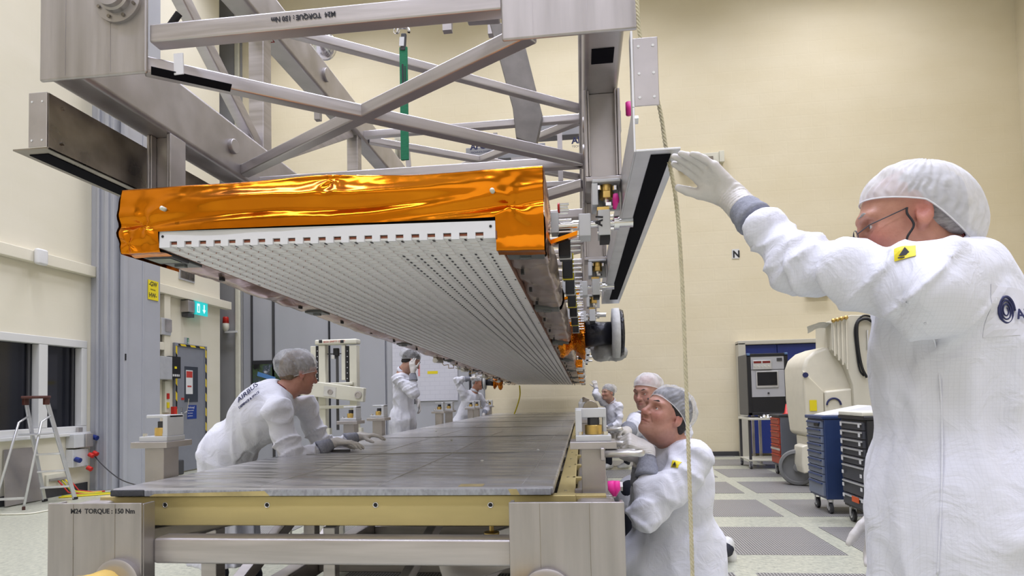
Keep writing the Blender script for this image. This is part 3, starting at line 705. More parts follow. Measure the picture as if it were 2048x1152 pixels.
# left rail: web panel, end bracket, flange with black strip
lz, ly = 2.169, 1.93
MB().box((-1.997, ly, lz), (-1.858, 3.9, lz+.006)).box((-1.864, ly+.002, lz), (-1.858, 3.9, 2.372)).build('flange_rail', M['steel_dark'], UT, bevel=.001)
MB().box((-1.97, ly+.04, lz-.003), (-1.895, 3.8, lz)).build('black_strip', M['black_tape'], UT)
e_ = MB().box((-1.932, ly-.004, lz+.006), (-1.86, ly, 2.373)).build('end_bracket', M['steel'], UT, bevel=.003)
hm = MB()
for x in (-1.918, -1.878):
    for z in (lz+.03, lz+.17): hm.cyl((x, ly-.0055, z), (x, ly-.003, z), .0038, n=10)
hm.build('holes', M['white'], e_)
for yy, zz in ((1.99, 2.34), (1.99, 2.21)): MB().cyl((-1.858, yy, zz), (-1.85, yy, zz), .006, n=8).build('bolt', M['steel_dark'], UT)

# far lifting beams with logos, sling, reel, rope
o = thing('spreader_beam', (0, 6.5, 3.8), 'grey spreader beam with blue lettering seen through the right bay of the truss', 'lifting beam')
yb = 5.6
a, b = P(1045, 305, Y=yb), P(1300, 262, Y=yb)
MB().box((a.x, yb, P(0, 312, Y=yb).z), (P(1235, 0, Y=yb).x, yb+.12, P(1160, 268, Y=yb).z)).build('beam', M['pillar2'], o, bevel=.006)
text('lettering', 'APCO', (P(1136, 0, Y=yb).x, yb-.001, P(1136, 288, Y=yb).z), (1, 0, .03), (.12, 0, 1), .085, M['navy_ink'], o, bold=.003, xs=1.0)
text('lettering', 'TECHNOLOGIES', (P(1136, 0, Y=yb).x, yb-.001, P(1136, 296, Y=yb).z), (1, 0, .03), (0, 0, 1), .028, M['navy_ink'], o)
hb = MB()
za, zc = P(1100, 325, Y=yb).z, P(1100, 312, Y=yb).z
hb.box((P(1015, 0, Y=yb).x, yb, za), (P(1230, 0, Y=yb).x, yb+.02, zc+.01)); hb.build('perforated_rail', M['steel'], o)
o2 = thing('spreader_beam', (-1.2, 6.6, 3.6), 'short grey spreader beam with blue lettering seen below the crossing diagonals', 'lifting beam')
a, b = P(932, 322, Y=yb+.5), P(1090, 285, Y=yb+.5)
MB().box((a.x, yb+.5, a.z), (b.x, yb+.6, b.z)).build('beam', M['pillar2'], o2, bevel=.006)
text('lettering', 'APCO', (P(935, 0, Y=yb+.5).x, yb+.499, P(935, 300, Y=yb+.5).z), (1, 0, .03), (.12, 0, 1), .085, M['navy_ink'], o2, bold=.003)
text('lettering', 'TECHNOLOGIES', (P(935, 0, Y=yb+.5).x, yb+.499, P(935, 308, Y=yb+.5).z), (1, 0, .03), (0, 0, 1), .028, M['navy_ink'], o2)
for px, yy in ((991, yb+.45), (1120, yb-.1)):
    c = P(px, 300, Y=yy); MB().box((c.x-.022, yy, c.z-.28), (c.x+.022, yy+.02, c.z+.18)).build('perforated_lug', M['steel'], o2 if px < 1000 else o)
o = thing('sling_strap', P(808, 70, Y=3.4), 'green textile sling hanging from a steel shackle inside the truss', 'sling')
ys = 3.4
MB().torus(P(806, 64, Y=ys), (0, 1, 0), .035, .009, a0=-PI*.05-PI/2+PI/2, a1=PI*1.05).cyl(P(797, 55, Y=ys), P(816, 55, Y=ys), .010).build('shackle', M['chrome'], o, smooth=True)
MB().torus(P(793, 62, Y=ys), (0, 1, 0), .018, .002).build('ring', M['chrome'], o, smooth=True)
MB().beam(P(808, 68, Y=ys), P(806, 102, Y=ys), .02, .03).build('strap_eye', M['dark_grey'], o, bevel=.004)
MB().beam(P(804, 74, Y=ys-.012), P(803, 92, Y=ys-.012), .028, .004, up=(0, 1, 0)).build('white_label', M['white'], o)
MB().beam(P(807, 95, Y=ys), P(810, 320, Y=ys), .046, .012, up=(0, 1, 0)).build('webbing', M['green_strap'], o)
MB().beam(P(805, 128, Y=ys-.008), P(806, 170, Y=ys-.008), .01, .001, up=(0, 1, 0)).beam(P(810, 132, Y=ys-.008), P(811, 190, Y=ys-.008), .006, .001, up=(0, 1, 0)).build('printed_marks', M['ink'], o)
o = thing('cable_drum', P(805, 285, Y=6.0), 'cream pulley wheel on a steel hook behind the truss', 'pulley')
c = P(800, 288, Y=6.0)
MB().lathe(c-V((.05, 0, 0)), (1, .25, 0), [(.14, 0), (.16, .015), (.16, .03), (.145, .035), (.145, .06), (.16, .065), (.16, .09), (.14, .1)], 32).build('wheel', M['cream_paint'], o, smooth=True)
MB().cyl(c+V((.02, -.05, 0)), c+V((.09, -.04, 0)), .035, n=12).beam(c+V((.075, -.04, .1)), c+V((.1, -.04, -.26)), .02, .05).build('hub', M['steel'], o)
# ================================================================ ANTENNA
AN = thing('radar_antenna', (-.83, 2.0, 1.8), 'long white slotted radar antenna panel wrapped in amber foil, suspended beneath the truss', 'antenna')
NL, NR = V((-1.407, 1.90, 1.782)), V((-.259, 1.90, 1.756))
FL, FR = V((-1.262, 12.2, 1.507)), V((-.172, 12.2, 1.475))
def A(u, v, h=0.0, off=0.0):
    """u across 0..1, v metres along, h above the radiating face; off = metres beyond the side edges"""
    t = v/10.3
    l = NL.lerp(FL, t); r = NR.lerp(FR, t); d = (r-l); L = d.length
    p = l + d*u + d.normalized()*off
    return p + V((0, .025, 1)).normalized()*h
ROWS, PITCH, NT = 224, .046, 21
mb = MB(); core = MB()
m0 = .022
tp = (1-2*m0)/(NT-.5+.0)
H_T = .0075
def cell(mb, u0, u1, v0, v1, h0, h1):
    vs = [A(u0, v0, h0), A(u1, v0, h0), A(u1, v1, h0), A(u0, v1, h0), A(u0, v0, h1), A(u1, v0, h1), A(u1, v1, h1), A(u0, v1, h1)]
    mb.add(vs, [(0,3,2,1),(4,5,6,7),(0,1,5,4),(1,2,6,5),(2,3,7,6),(3,0,4,7)])
g = .0052
n_t = NT+1
tw = .5/NT*(1-2*m0)
teeth = [(m0*0 if k == 0 else m0 + (k/NT)*(1-2*m0) - tw/2, (m0 + tw/2) if k == 0 else (1.0 if k == NT else m0 + (k/NT)*(1-2*m0) + tw/2)) for k in range(NT+1)]
for r in range(ROWS):
    v0, v1 = .004 + r*PITCH, .004 + (r+1)*PITCH - g
    for k, (a, b) in enumerate(teeth): cell(mb, a, b, v0, v1, 0, H_T)
    for k in range(NT): cell(mb, teeth[k][1], teeth[k+1][0], v0, v1, H_T-.002, H_T+.004)
rad = mb.build('radiator_face', mat('white_radiator_paint', (.95, .93, .915, 1), .45, noise=.02), AN)
core = MB(); VL = 10.3
for a, b in teeth: cell(core, a+.0008, b-.0008, .006, VL, .0015, H_T)
cell(core, 0.001, .999, .006, VL, H_T+.003, H_T+.012)
core.build('brown_core', mat('brown_core_sheet', (.40, .13, .075, 1), .6), AN)
fr = MB()   # bright crenellated front flange
for a, b in teeth: cell(fr, a, b, -.004, .004, 0, .021)
cell(fr, 0, 1, -.004, .003, .021, .056)
fl = fr.build('front_flange', mat('white_front_flange', (.80, .80, .82, 1), .5), AN)
hm = MB()
for u in (.011, .987): c = A(u, -.005, .038); hm.cyl(c, c+V((0, -.001, 0)), .0045, n=12)
hm.build('hole', M['black'], AN)
# dark slots in the ceilings of the right hand channels and index marks along both borders
sl = MB()
for k in range(NT):
    uc = (teeth[k][1]+teeth[k+1][0])/2
    for r in range(0, ROWS, 1):
        if (k >= NT-7 and r > 3) or r == 0: cell(sl, uc-.001, uc+.005, .016+r*PITCH, .016+r*PITCH+.016, H_T-.004, H_T-.002)
sl.build('slots', M['dark_grey'], AN)
ix = MB()
for r in range(4, ROWS, 9):
    for u in (.006, .990): cell(ix, u, u+.006, r*PITCH, r*PITCH+.016, -.0008, 0)
ix.build('index_marks', M['ink'], AN)
# thin edge profile
ed = MB(); cell(ed, -.004, .0, 0, VL, -.001, .05); cell(ed, 1.0, 1.004, 0, VL, -.001, .05); ed.build('edge_profile', mat('copper_edge', (.23, .10, .06, 1), .45, .3), AN)

# --- crumpled foil pieces
def crumple(name, fn, nu, nv, mt, parent, amp=.006, sc=9, seed=0, crease=.0, ring=False, nrm=None):
    """fn(s,t) -> point on a skin; displaced along the skin normal by folded noise"""
    g_ = [[fn(i/(nu-1), j/(nv-1)) for i in range(nu)] for j in range(nv)]
    vs = []
    for j in range(nv):
        for i in range(nu):
            du = g_[j][min(i+1, nu-1)] - g_[j][max(i-1, 0)]; dv = g_[min(j+1, nv-1)][i] - g_[max(j-1, 0)][i]
            n = du.cross(dv)
            if n.length > 1e-9: n.normalize()
            p = g_[j][i]; q = p*sc + V((seed*7.3, seed*3.1, seed*5.7))
            h = mnoise.noise(q) + .5*abs(mnoise.noise(q*2.1)) + .25*mnoise.noise(q*4.3)
            h -= crease*abs(mnoise.noise(q*.7+V((9, 4, 2))))
            vs.append(p + n*(amp*h))
    fs = [(j*nu+i, j*nu+i+1, (j+1)*nu+i+1, (j+1)*nu+i) for j in range(nv-1) for i in range(nu-1)]
    mb = MB(); mb.add(vs, fs); o = mb.build(name, mt, parent, smooth=True); return o
# gold front cover
XL, XR = -1.549, -.105
YF = 1.905
def ztop(x): 
    s = (x-XL)/(XR-XL); return 1.992 + .004*math.sin(s*7) - .012*s + .014*math.exp(-((s-.50)/.14)**2)
def zmid(x): 
    s = (x-XL)/(XR-XL); return 1.838 - .017*s
def folds(x, z):
    s = (x-XL)/(XR-XL); zz = (z-1.76)/.23
    d = .020*math.sin(PI*min(1, max(0, zz)))*(.6+.4*math.sin(3.1*s+.4))
    # long sagging folds along the middle of the face
    for a, b, c, ww, am in ((.0, .45, .35, .05, .011), (.25, .62, -.22, .06, .016), (.55, .52, .28, .05, .012), (.8, .40, .5, .045, .014)):
        t = zz - (b + c*(s-a)*.9); env = math.exp(-((s-a-.12)/.24)**2)
        d -= am*env*math.exp(-(t/ww/1.6)**2); d += am*.8*env*math.exp(-((t-.16)/.10)**2)
    q = V((x*5, z*16, .3)); d += .0045*mnoise.noise(q) + .001*abs(mnoise.noise(q*2.6)) 
    # gathered corners
    for cx_, cz_ in ((XL+.09, 1.86), (XR-.10, 1.86), (XL+.03, 1.80), (-.80, 1.985)):
        dx, dz = x-cx_, z-cz_; r_ = math.hypot(dx, dz*1.4); an = math.atan2(dz, dx)
        d += .0045*math.exp(-(r_/.11)**2)*math.sin(4*an+cx_*9+2*mnoise.noise(q))
    return d
def gold_front(s, t):
    x = XL + (XR-XL)*s
    zt, zb_ = ztop(x), zmid(x)
    if t < .72: z = zb_ + (zt-zb_)*(t/.72); y = YF - max(-.004, folds(x, z)); 
    else:
        k = (t-.72)/.28; z = zt + .006*math.sin(PI*min(1, k*1.5)) - .01*k; y = YF - max(0, folds(x, zt))*(1-k) + .30*k
    return V((x, y, z))
gf = crumple('gold_front_cover', gold_front, 190, 48, MM['gold'], AN, amp=.0012, sc=9, crease=.6)
def gold_end(x0, x1, zb_l, zb_r, seed, side):
    def fn(s, t):
        x = x0 + (x1-x0)*s; zm = zmid(x)+.003; zb_ = zb_l + (zb_r-zb_l)*s
        if t < .62: z = zm + (zb_-zm)*(t/.62); y = YF - max(-.003, folds(x, z)*.9) - .001
        else: k = (t-.62)/.38; z = zb_ + .004*math.sin(3*k) ; y = YF - max(-.003, folds(x, zb_)*.9)*(1-k) + .06*k
        return V((x, y, z))
    return crumple('gold_end_cover', fn, 34, 26, MM['gold'], AN, amp=.0025, sc=12, seed=seed, crease=.8)
gold_end(XL, NL.x-.001, 1.768, 1.770, 1, 0); gold_end(NR.x+.001, XR, 1.716, 1.712, 2, 1)
def side_r(s, t):
    z = 1.712 + (ztop(XR)-1.712)*t; return V((XR + .004 + .012*math.sin(PI*t)*math.sin(PI*s), YF - max(-.003, folds(XR, z))*(1-s) + .22*s, z))
crumple('gold_side_cover', side_r, 16, 26, MM['gold'], AN, amp=.004, sc=14, seed=3, crease=.8)
def side_l(s, t):
    z = 1.768 + (ztop(XL)-1.768)*t; return V((XL-.002-.006*math.sin(PI*t), YF - max(-.003, folds(XL, z))*(1-s) + .30*s, z))
crumple('gold_side_cover', side_l, 12, 20, MM['gold'], AN, amp=.004, sc=14, seed=4, crease=.8)
for px, py in ((323, 416), (984, 380)):
    c = P(px, py, Y=YF-.035); MB().cyl(c+V((0, .02, 0)), c, .0075, n=14).sphere(c, .006, 8).build('white_button', M['cream_paint'], AN, smooth=True)
for px, py in ((583, 374), (716, 366)):
    c = P(px, py, Y=1.95); MB().sphere(c, .009, 8).build('black_stud', M['black'], AN, smooth=True)
# antenna body above the face, and the foil wrapped borders left and right
bd = MB()
ys = [0.08, 10.3]
vs = []
for v in ys:
    for off, u, h in ((-.13, 0, .03), (.13, 1, .03), (.13, 1, .20), (-.13, 0, .20)): vs.append(A(u, v, h, off))
bd.add(vs, [(3,2,1,0),(4,5,6,7),(0,1,5,4),(1,2,6,5),(2,3,7,6),(3,0,4,7)])
bd.build('antenna_body', mat('dark_back_structure', (.10, .08, .075, 1), .5, .4), AN)
segs = [.16, 1.30, 2.9, 4.5, 6.1, 7.7, 9.2, 10.25]
for i in range(len(segs)-1):
    v0, v1 = segs[i]+.10, segs[i+1]-.02
    def under_r(s, t, v0=v0, v1=v1, i=i):
        v = v0 + (v1-v0)*s
        sag = .010*math.sin(PI*s)
        if t < .55: k = t/.55; return A(1, v, .012 - sag*math.sin(PI*k)*.9 - .012*k, .006 + .145*k)
        k = (t-.55)/.45; return A(1, v, -.0 - sag*.2 + .22*k, .151 + .025*math.sin(PI*min(1, k*1.2)) - .03*k)
    crumple('side_blanket', under_r, 40 if i < 3 else 22, 22, MM['mli2'] if i else MM['mli2'], AN, amp=.013, sc=7, seed=10+i, crease=1.2)
    def under_l(s, t, v0=v0, v1=v1):
        v = v0 + (v1-v0)*s
        sag = .018*math.sin(PI*s)
        if t < .75: k = t/.75; return A(0, v, .008 - sag*math.sin(PI*k) - .012*k, -.004 - .125*k)
        k = (t-.75)/.25; return A(0, v, -.004 + .18*k, -.129 - .01*math.sin(PI*k))
    crumple('side_blanket', under_l, 44 if i < 3 else 24, 20, MM['mli'], AN, amp=.010, sc=6, seed=30+i, crease=1.0)
    # brackets between the blankets
    for u, o0, o1 in ((1, .012, .14), (0, -.12, -.012)):
        m_ = MB()
        vb = segs[i]
        vs = [A(u, vb, -.008, o0), A(u, vb, -.008, o1), A(u, vb+.085, -.008, o1), A(u, vb+.085, -.008, o0)]
        m_.prism(vs, (0, 0, .03)); m_.prism([A(u, vb+.03, -.018, (o0+o1)/2-.02), A(u, vb+.03, -.018, (o0+o1)/2+.02), A(u, vb+.05, -.018, (o0+o1)/2+.02), A(u, vb+.05, -.018, (o0+o1)/2-.02)], (0, 0, .03))
        br_ = m_.build('hinge_bracket', mat('grey_green_bracket', (.16, .17, .17, 1), .4, .5) if i == 0 and u else bpy.data.materials['grey_green_bracket'], AN, bevel=.002)
    cl_ = MB()
    for k in range(3):
        vv = v0 + (v1-v0)*(k+.5)/3
        for u, off in ((1, .04), (0, -.05)):
            c = A(u, vv, -.014, off); cl_.box(c-V((.006, .012, .004)), c+V((.006, .012, .014)))
    cl_.build('clips', M['black'], AN)
# window shaped cut outs near the front corners
for u, o0, o1 in ((1, .015, .135), (0, -.125, -.01)):
    vs = [A(u, .075, -.012, o0), A(u, .075, -.012, o1), A(u, .17, -.012, o1), A(u, .17, -.012, o0)]
    wi = MB().prism(vs, (0, 0, .03)).build('corner_box', M['dark_grey'], AN, bevel=.004)
    vs = [A(u, .085, -.014, o0+.012), A(u, .085, -.014, o1-.014), A(u, .145, -.014, o1-.014), A(u, .145, -.014, o0+.012)]
    MB().prism(vs, (0, 0, .004)).build('mirror', mat('dark_mirror', (.10, .13, .13, 1), .12, .8), wi)
# black and yellow electronics along the right flank
for k in range(14):
    v = .42 + k*.36 if k < 6 else 2.6 + (k-6)*.9
    if v > 9.8: continue
    c = A(1, v, .09, .205); e_ = MB()
    e_.box(c-V((.022, .05, .055)), c+V((.022, .05, .055)))
    bb = e_.build('electronics_box', M['black'], AN, bevel=.004)
    MB().box(c-V((.024, .015, .057)), c+V((.026, .005, .057))).build('yellow_band', M['yellow'] if k % 2 else M['alu'], bb)
    pn = MB()
    for j in range(4): pn.cyl(c+V((.022, -.03, -.03+j*.018)), c+V((.06, -.03, -.03+j*.018)), .003, n=6)
    pn.build('pins', M['chrome'], bb)
# loose wiring along the left border in the distance
random.seed(5)
for k in range(12):
    v = 4.4 + k*.42; w_ = MB(); pts = []
    for j in range(9):
        t = j/8; pts.append(A(0, v + t*.5, -.012 - .05*math.sin(PI*t)*random.uniform(.6, 1.3), -.05 - .08*random.random()))
    w_.tube(pts, .004, 5); w_.build('wire_loop', M['cream_paint'] if k % 3 else M['brass'], AN, smooth=True)
for k, (v, u, off) in enumerate(((4.2, 0, -.10), (5.6, 0, -.12), (7.0, 0, -.10), (8.4, 0, -.10))):
    c = A(u, v, -.02, off); bx = MB().box(c-V((.03, .10, .03)), c+V((.03, .10, .02))).build('connector_block', M['steel_dark'], AN, bevel=.004)
    MB().cyl(c+V((0, -.10, -.015)), c+V((0, -.15, -.015)), .025, n=12).build('end_cap', M['alu'], bx)
# rows of small connectors, far right flank
for k in range(16):
    v = 5.2 + k*.30; c = A(1, v, .02, .20+.02*(k % 2)); mm_ = (MM['amber'], M['alu'], M['chrome'], M['steel_dark'])[k % 4]
    MB().box(c-V((.05, .05, .05)), c+V((.03, .04, .04))).box(c+V((-.10, -.02, -.01)), c+V((.0, .0, .01))).build('connector_block', mm_, AN, bevel=.004)
# amber foil bundle with black tube and white wrap (a covered sensor on the flank)
def sensor(parent, y, c, s, flip=1, nm=''):
    """c = centre of the black tube, axis along +-X"""
    ax = V((flip, 0, 0))
    def fn(a, t):
        th = 2*PI*a; r = s*(.60 + .16*math.sin(2.2*PI*t+1))*(.4 if t < .02 else 1)
        return c + ax*(-1.25*s + 1.0*s*t) + V((0, math.cos(th)*r*1.0, math.sin(th)*r*1.25))
    f = crumple('amber_foil_wrap', fn, 48, 24, MM['amber'], parent, amp=.10*s*2, sc=1.6/s, seed=5, crease=1.5)
    MB().lathe(c-ax*.30*s, ax, [(.50*s, 0), (.56*s, .05*s), (.48*s, .6*s), (.46*s, 1.15*s)], 32).build('black_tube', M['black_tape'] if 0 else mat('black_foil'+nm, (.012, .012, .02, 1), .3, .2, bump=.006, bscale=14), parent, smooth=True)
    MB().lathe(c+ax*.80*s, ax, [(.6*s, 0), (.98*s, .03*s), (1.0*s, .30*s), (.7*s, .36*s)], 32).build('white_wrap', mat('white_cloth_wrap'+nm, (.62, .62, .61, 1), .8, bump=.01, bscale=18), parent, smooth=True)
    MB().lathe(c+ax*1.12*s, ax, [(.5*s, 0), (.95*s, .02*s), (.90*s, .14*s), (.3*s, .2*s)], 24).build('black_cover', mat('shiny_black_film'+nm, (.015, .015, .022, 1), .15, .0, bump=.02, bscale=20), parent, smooth=True)
cs = P(1182, 668, Y=5.0)
SN = thing('star_sensor', cs, 'black tube sensor with crumpled amber foil and white wrap at the antenna flank', 'sensor')
sensor(SN, 5.0, cs, .205)
lump = P(1215, 700, Y=5.15)
def lfn(a, t):
    th = 2*PI*a; ph = PI*t; return lump + V((math.cos(th)*math.sin(ph)*.14, math.sin(th)*math.sin(ph)*.12, math.cos(ph)*.09))
crumple('plastic_bag', lfn, 28, 16, mat('grey_plastic_film', (.42, .42, .41, 1), .3, bump=.01, bscale=16), SN, amp=.05, sc=9, seed=8, crease=1)
cs = P(984, 764, Y=10.4)
S2 = thing('star_sensor', cs, 'smaller black and amber foil sensor below the far left edge of the antenna', 'sensor')
sensor(S2, 10.4, cs, .13, flip=-1, nm='_far')
# ================================================================ LOWER STAND
ST = thing('transport_stand', (-.9, 2.1, 0), 'low welded stainless steel transport stand carrying the long table', 'stand')
def S(name, mb, m=M['steel'], bev=.006): return mb.build(name, m, ST, bevel=bev)
YP = 2.0
for k, (a, b) in enumerate(((-1.902, -1.542), (-.247, .125))):
    pl = MB().box((a, YP-.012, .45), (b, YP, .909)).build('end_plate', M['steel_plate'], ST, bevel=.003)
    [MB().box((q_, YP+.0005, .455), (q_+.012, YP+.06, .905)).build('side_flange', M['steel'], pl, bevel=.003) for q_ in (a, b-.012)]
    MB().box((a+.10, YP-.0125, .46), (a+.102, YP-.0115, .905)).box((a+.26, YP-.0125, .46), (a+.262, YP-.0115, .905)).build('seam_shade_band', M['steel_dark'], pl)  # thin dark lines put in for the plate's vertical shading bands
    c = P((240, 1095)[k], (1165, 1188)[k], Y=YP-.012)
    smooth_angle(MB().lathe((c.x, YP-.012, c.z), (0, -1, 0), [(.085, 0), (.085, .02), (.078, .024), (.06, .024)], 40).build('pipe_socket', M['chrome'] if 0 else M['steel'], pl))
    c2 = c + V((-.035, 0, -.008))
    def cushion(s, t, c2=c2):
        th = 2*PI*s; r = .062*math.sin(PI*min(1, t*.62+.02)) if t < .8 else .062*math.sin(PI*.52)*(1-(t-.8)*.0)
        r = .058*(min(1, t*6)**.5); q = .05*t
        return V((c2.x + math.cos(th)*r*1.25 - .05*(1-t), YP-.035-.10*(1-t), c2.z + math.sin(th)*r))
    crumple('yellow_foam_plug', cushion, 36, 14, mat('yellow_foam', srgb(236, 200, 110), .6, noise=.05) if k == 0 else bpy.data.materials['yellow_foam'], pl, amp=.006, sc=18, seed=k)
text('lettering', 'M24  TORQUE : 150 Nm', (P(141, 1027, Y=YP-.0125).x, YP-.0125, P(141, 1027, Y=YP-.0125).z), (1, 0, 0), (0, 0, 1), .0235, M['ink'], ST, bold=.0006, depth=.0003)
S('end_tube', MB().box((-1.545, YP+.05, .682), (-.245, YP+.135, .775)), M['steel_tube'], .012)
for x0, x1 in ((-1.885, -1.765), (-.03, .105)):
    S('chord', MB().box((x0, YP+.001, .64), (x1, 12.1, .895)), M['steel'], .02)
S('lower_chord', MB().box((-1.885, YP+.02, .10), (-1.765, 12.1, .22)), M['steel'], .015)
S('lower_chord', MB().box((-.03, YP+.02, .10), (.105, 12.1, .22)), M['steel'], .015)
T2 = .07
def tb2(a, b, w=T2, h=T2): S('brace', MB().beam(a, b, w, h), M['steel_tube'], .006)
for k in range(9):
    y = 2.85 + k*1.1
    if y > 11.9: break
    for x in (-1.825, .038):
        S('upright', MB().box((x-.04, y-.04, .22), (x+.04, y+.04, .64)), M['steel_tube'])
    tb2((-1.765, y, .70), (-.03, y, .70)); tb2((-1.765, y, .16), (-.03, y, .16))
    if y+1.1 < 12: tb2((-1.78, y, .69), (-.02, y+1.1, .69)); tb2((-1.825, y+.05, .24), (-1.825, y+1.05, .62)); tb2((.038, y+.05, .62), (.038, y+1.05, .24))
# struts seen in the gap under the front beam
S('strut', MB().beam((-1.12, 2.62, .10), (-1.12, 2.62, .70), .055, .055), M['steel_tube'])
S('strut', MB().beam((-.98, 2.7, .15), (-.72, 3.3, .72), .055, .055), M['steel_tube'])
S('strut', MB().beam((-.60, 2.5, .55), (-.06, 2.45, .73), .03, .16), M['steel'])
S('strut', MB().beam((-.75, 2.3, .30), (-.10, 3.9, .66), .13, .10), M['steel'])
S('strut', MB().beam((-.62, 2.35, .52), (-.10, 2.35, .46), .04, .06), M['steel_tube'])
S('strut', MB().beam((-1.765, 2.1, .76), (-1.1, 3.4, .74), .14, .05), M['steel_dark'])
for yy, xx in ((2.6, -.62), (2.35, -.36)):
    S('adjuster', MB().cyl((xx, yy, .715), (xx, yy, .735), .03, n=14).cyl((xx, yy, .735), (xx, yy, .775), .009), M['brass'], .002)
for yy in (2.1, 4.9, 7.8, 10.8):
    for xx in (-1.825, .038):
        S('foot', MB().box((xx-.045, yy-.045, .0), (xx+.045, yy+.045, .11)).box((xx-.09, yy-.09, 0), (xx+.09, yy+.09, .015)), M['steel'])
# pedestals on the chords
def pedestal(x, y, wpx=.088, ztop=1.06, first=True):
    p_ = MB().box((x-.044, y-.05, .885), (x+.044, y+.05, ztop-.016)).box((x-.075, y-.08, .885), (x+.075, y+.08, .897)).build('pedestal', M['steel'], ST, bevel=.004)
    MB().box((x-.083, y-.085, ztop-.016), (x+.083, y+.085, ztop+.010)).build('top_plate', M['steel'], p_, bevel=.002)
    MB().box((x-.062, y-.06, ztop+.010), (x+.066, y+.06, ztop+.032)).build('base_block', M['alu_mat'], p_, bevel=.002)
    MB().cyl((x+.004, y, ztop+.032), (x+.004, y, ztop+.068), .032, n=28).build('brass_collar', M['brass'], p_, bevel=.003)
    MB().cyl((x+.004, y, ztop+.066), (x+.004, y, ztop+.095), .022, n=6).build('nut', M['dark_grey'], p_, bevel=.002)
    side = 1 if x < -1 else -1
    if side == 1: q = MB().box((x+.042, y-.055, ztop+.032), (x+.064, y+.055, ztop+.122)).box((x-.045, y-.04, ztop+.110), (x+.064, y+.05, ztop+.124))
    else: q = MB().box((x-.062, y-.05, ztop+.03), (x-.038, y+.055, ztop+.125)).box((x-.062, y-.03, ztop+.095), (x+.05, y+.055, ztop+.13)).box((x+.038, y+.0, ztop+.03), (x+.052, y+.055, ztop+.13))
    q.build('yoke', M['alu_mat'], p_, bevel=.003)
    if side == -1: MB().cyl((x-.005, y-.02, ztop+.13), (x-.005, y+.04, ztop+.13), .028, n=24).build('roller', M['steel_dark'], p_, bevel=.003)
    s_ = MB()
    for dx in (-.045, .045): s_.cyl((x+dx, y-.045, ztop+.032), (x+dx, y-.045, ztop+.045), .010, n=6)
    s_.build('bolts', M['chrome'], p_)
    return p_
pr_ = pedestal(.035, 2.29, ztop=1.075)
for k, y in enumerate((4.4, 5.1, 7.2, 7.8, 9.5, 10.1, 11.4)): shift_copy(pr_, y-2.29, ST)
pl_ = pedestal(-1.825, 2.48, ztop=1.085)
for k, y in enumerate((4.67, 5.34, 7.69, 8.25, 9.91, 10.49, 11.45, 11.95)): shift_copy(pl_, y-2.48, ST)
M['satin'] = mat('satin_steel', (.62, .61, .60, 1), .32, .85)
for yy in (2.20, 2.62, 3.35):
    z = {2.20: 1.25-.115*2.2/1.22+.0, 2.62: 1.25-.095*2.62/1.22, 3.35: 1.25-.067*3.35/1.22}[yy]
    x0, x1 = .072, {2.20: .205, 2.62: .205, 3.35: .205}[yy]
    MB().tube([(x0, yy, z), (x1-.02, yy, z), (x1-.004, yy, z+.0), (x1, yy+.014, z), (x1, yy+.05, z), (x1-.02, yy+.065, z), (x0, yy+.065, z)], .0125, 14).build('handle', M['satin'], ST, smooth=True)
    MB().box((x0-.012, yy-.02, z-.022), (x0+.002, yy+.085, z+.022)).build('handle_bracket', M['steel'], ST, bevel=.003)
MB().tube([P(1222, 962, Y=2.1), P(1224, 978, Y=2.1), P(1229, 992, Y=2.1)], [.012, .014, .006], 8).tube([P(1233, 962, Y=2.1), P(1234, 978, Y=2.1), P(1229, 992, Y=2.1)], [.011, .012, .006], 8).build('pink_tag', M['pink'], ST, smooth=True)
MB().cyl(P(1236, 972, Y=2.12), P(1245, 972, Y=2.12), .018, n=6).build('hex_bolt', M['steel'], ST)
# ---------------- table
TB = thing('foam_table', (-.93, 2.15, .8), 'long flat table of yellow aluminium beams covered with film wrapped grey foam slabs', 'table')
TX0, TX1, TY0, TY1, TZ = -1.766, -.105, 2.12, 12.2, .94
bm = MB().box((-1.83, TY0+.02, .80), (-.03, TY0+.07, .908)).build('front_beam', M['gold_alu'], TB, bevel=.004)
MB().box((-1.83, TY0+.07, .80), (-1.78, TY1, .908)).build('side_beam', M['gold_alu'], TB, bevel=.004)
MB().box((-.10, TY0+.07, .80), (-.035, TY1, .905)).build('side_beam', M['gold_alu'], TB, bevel=.004)
h_ = MB()
for px in (330, 534, 751, 981):
    c = P(px, 1010, Y=TY0+.019); h_.torus((c.x, TY0+.0195, c.z), (0, 1, 0), .009, .0022, n=18, m=6)
h_.build('hole_rim', M['chrome'], bm, smooth=True)
h_ = MB()
for px in (330, 534, 751, 981):
    c = P(px, 1010, Y=TY0+.019); h_.cyl((c.x, TY0+.0195, c.z), (c.x, TY0+.021, c.z), .008, n=14)
h_.build('hole', M['black'], bm)
s_ = MB()
for k in range(26): s_.cyl((-.068, TY0+.12+k*.38, .904), (-.068, TY0+.12+k*.38, .909), .006, n=8)
s_.build('screws', M['chrome'], TB)
for yy in (2.16, 2.62, 3.1, 3.6): MB().box((-.05, yy, .875), (.075, yy+.04, .905)).build('cross_lug', M['gold_alu'], TB, bevel=.003)
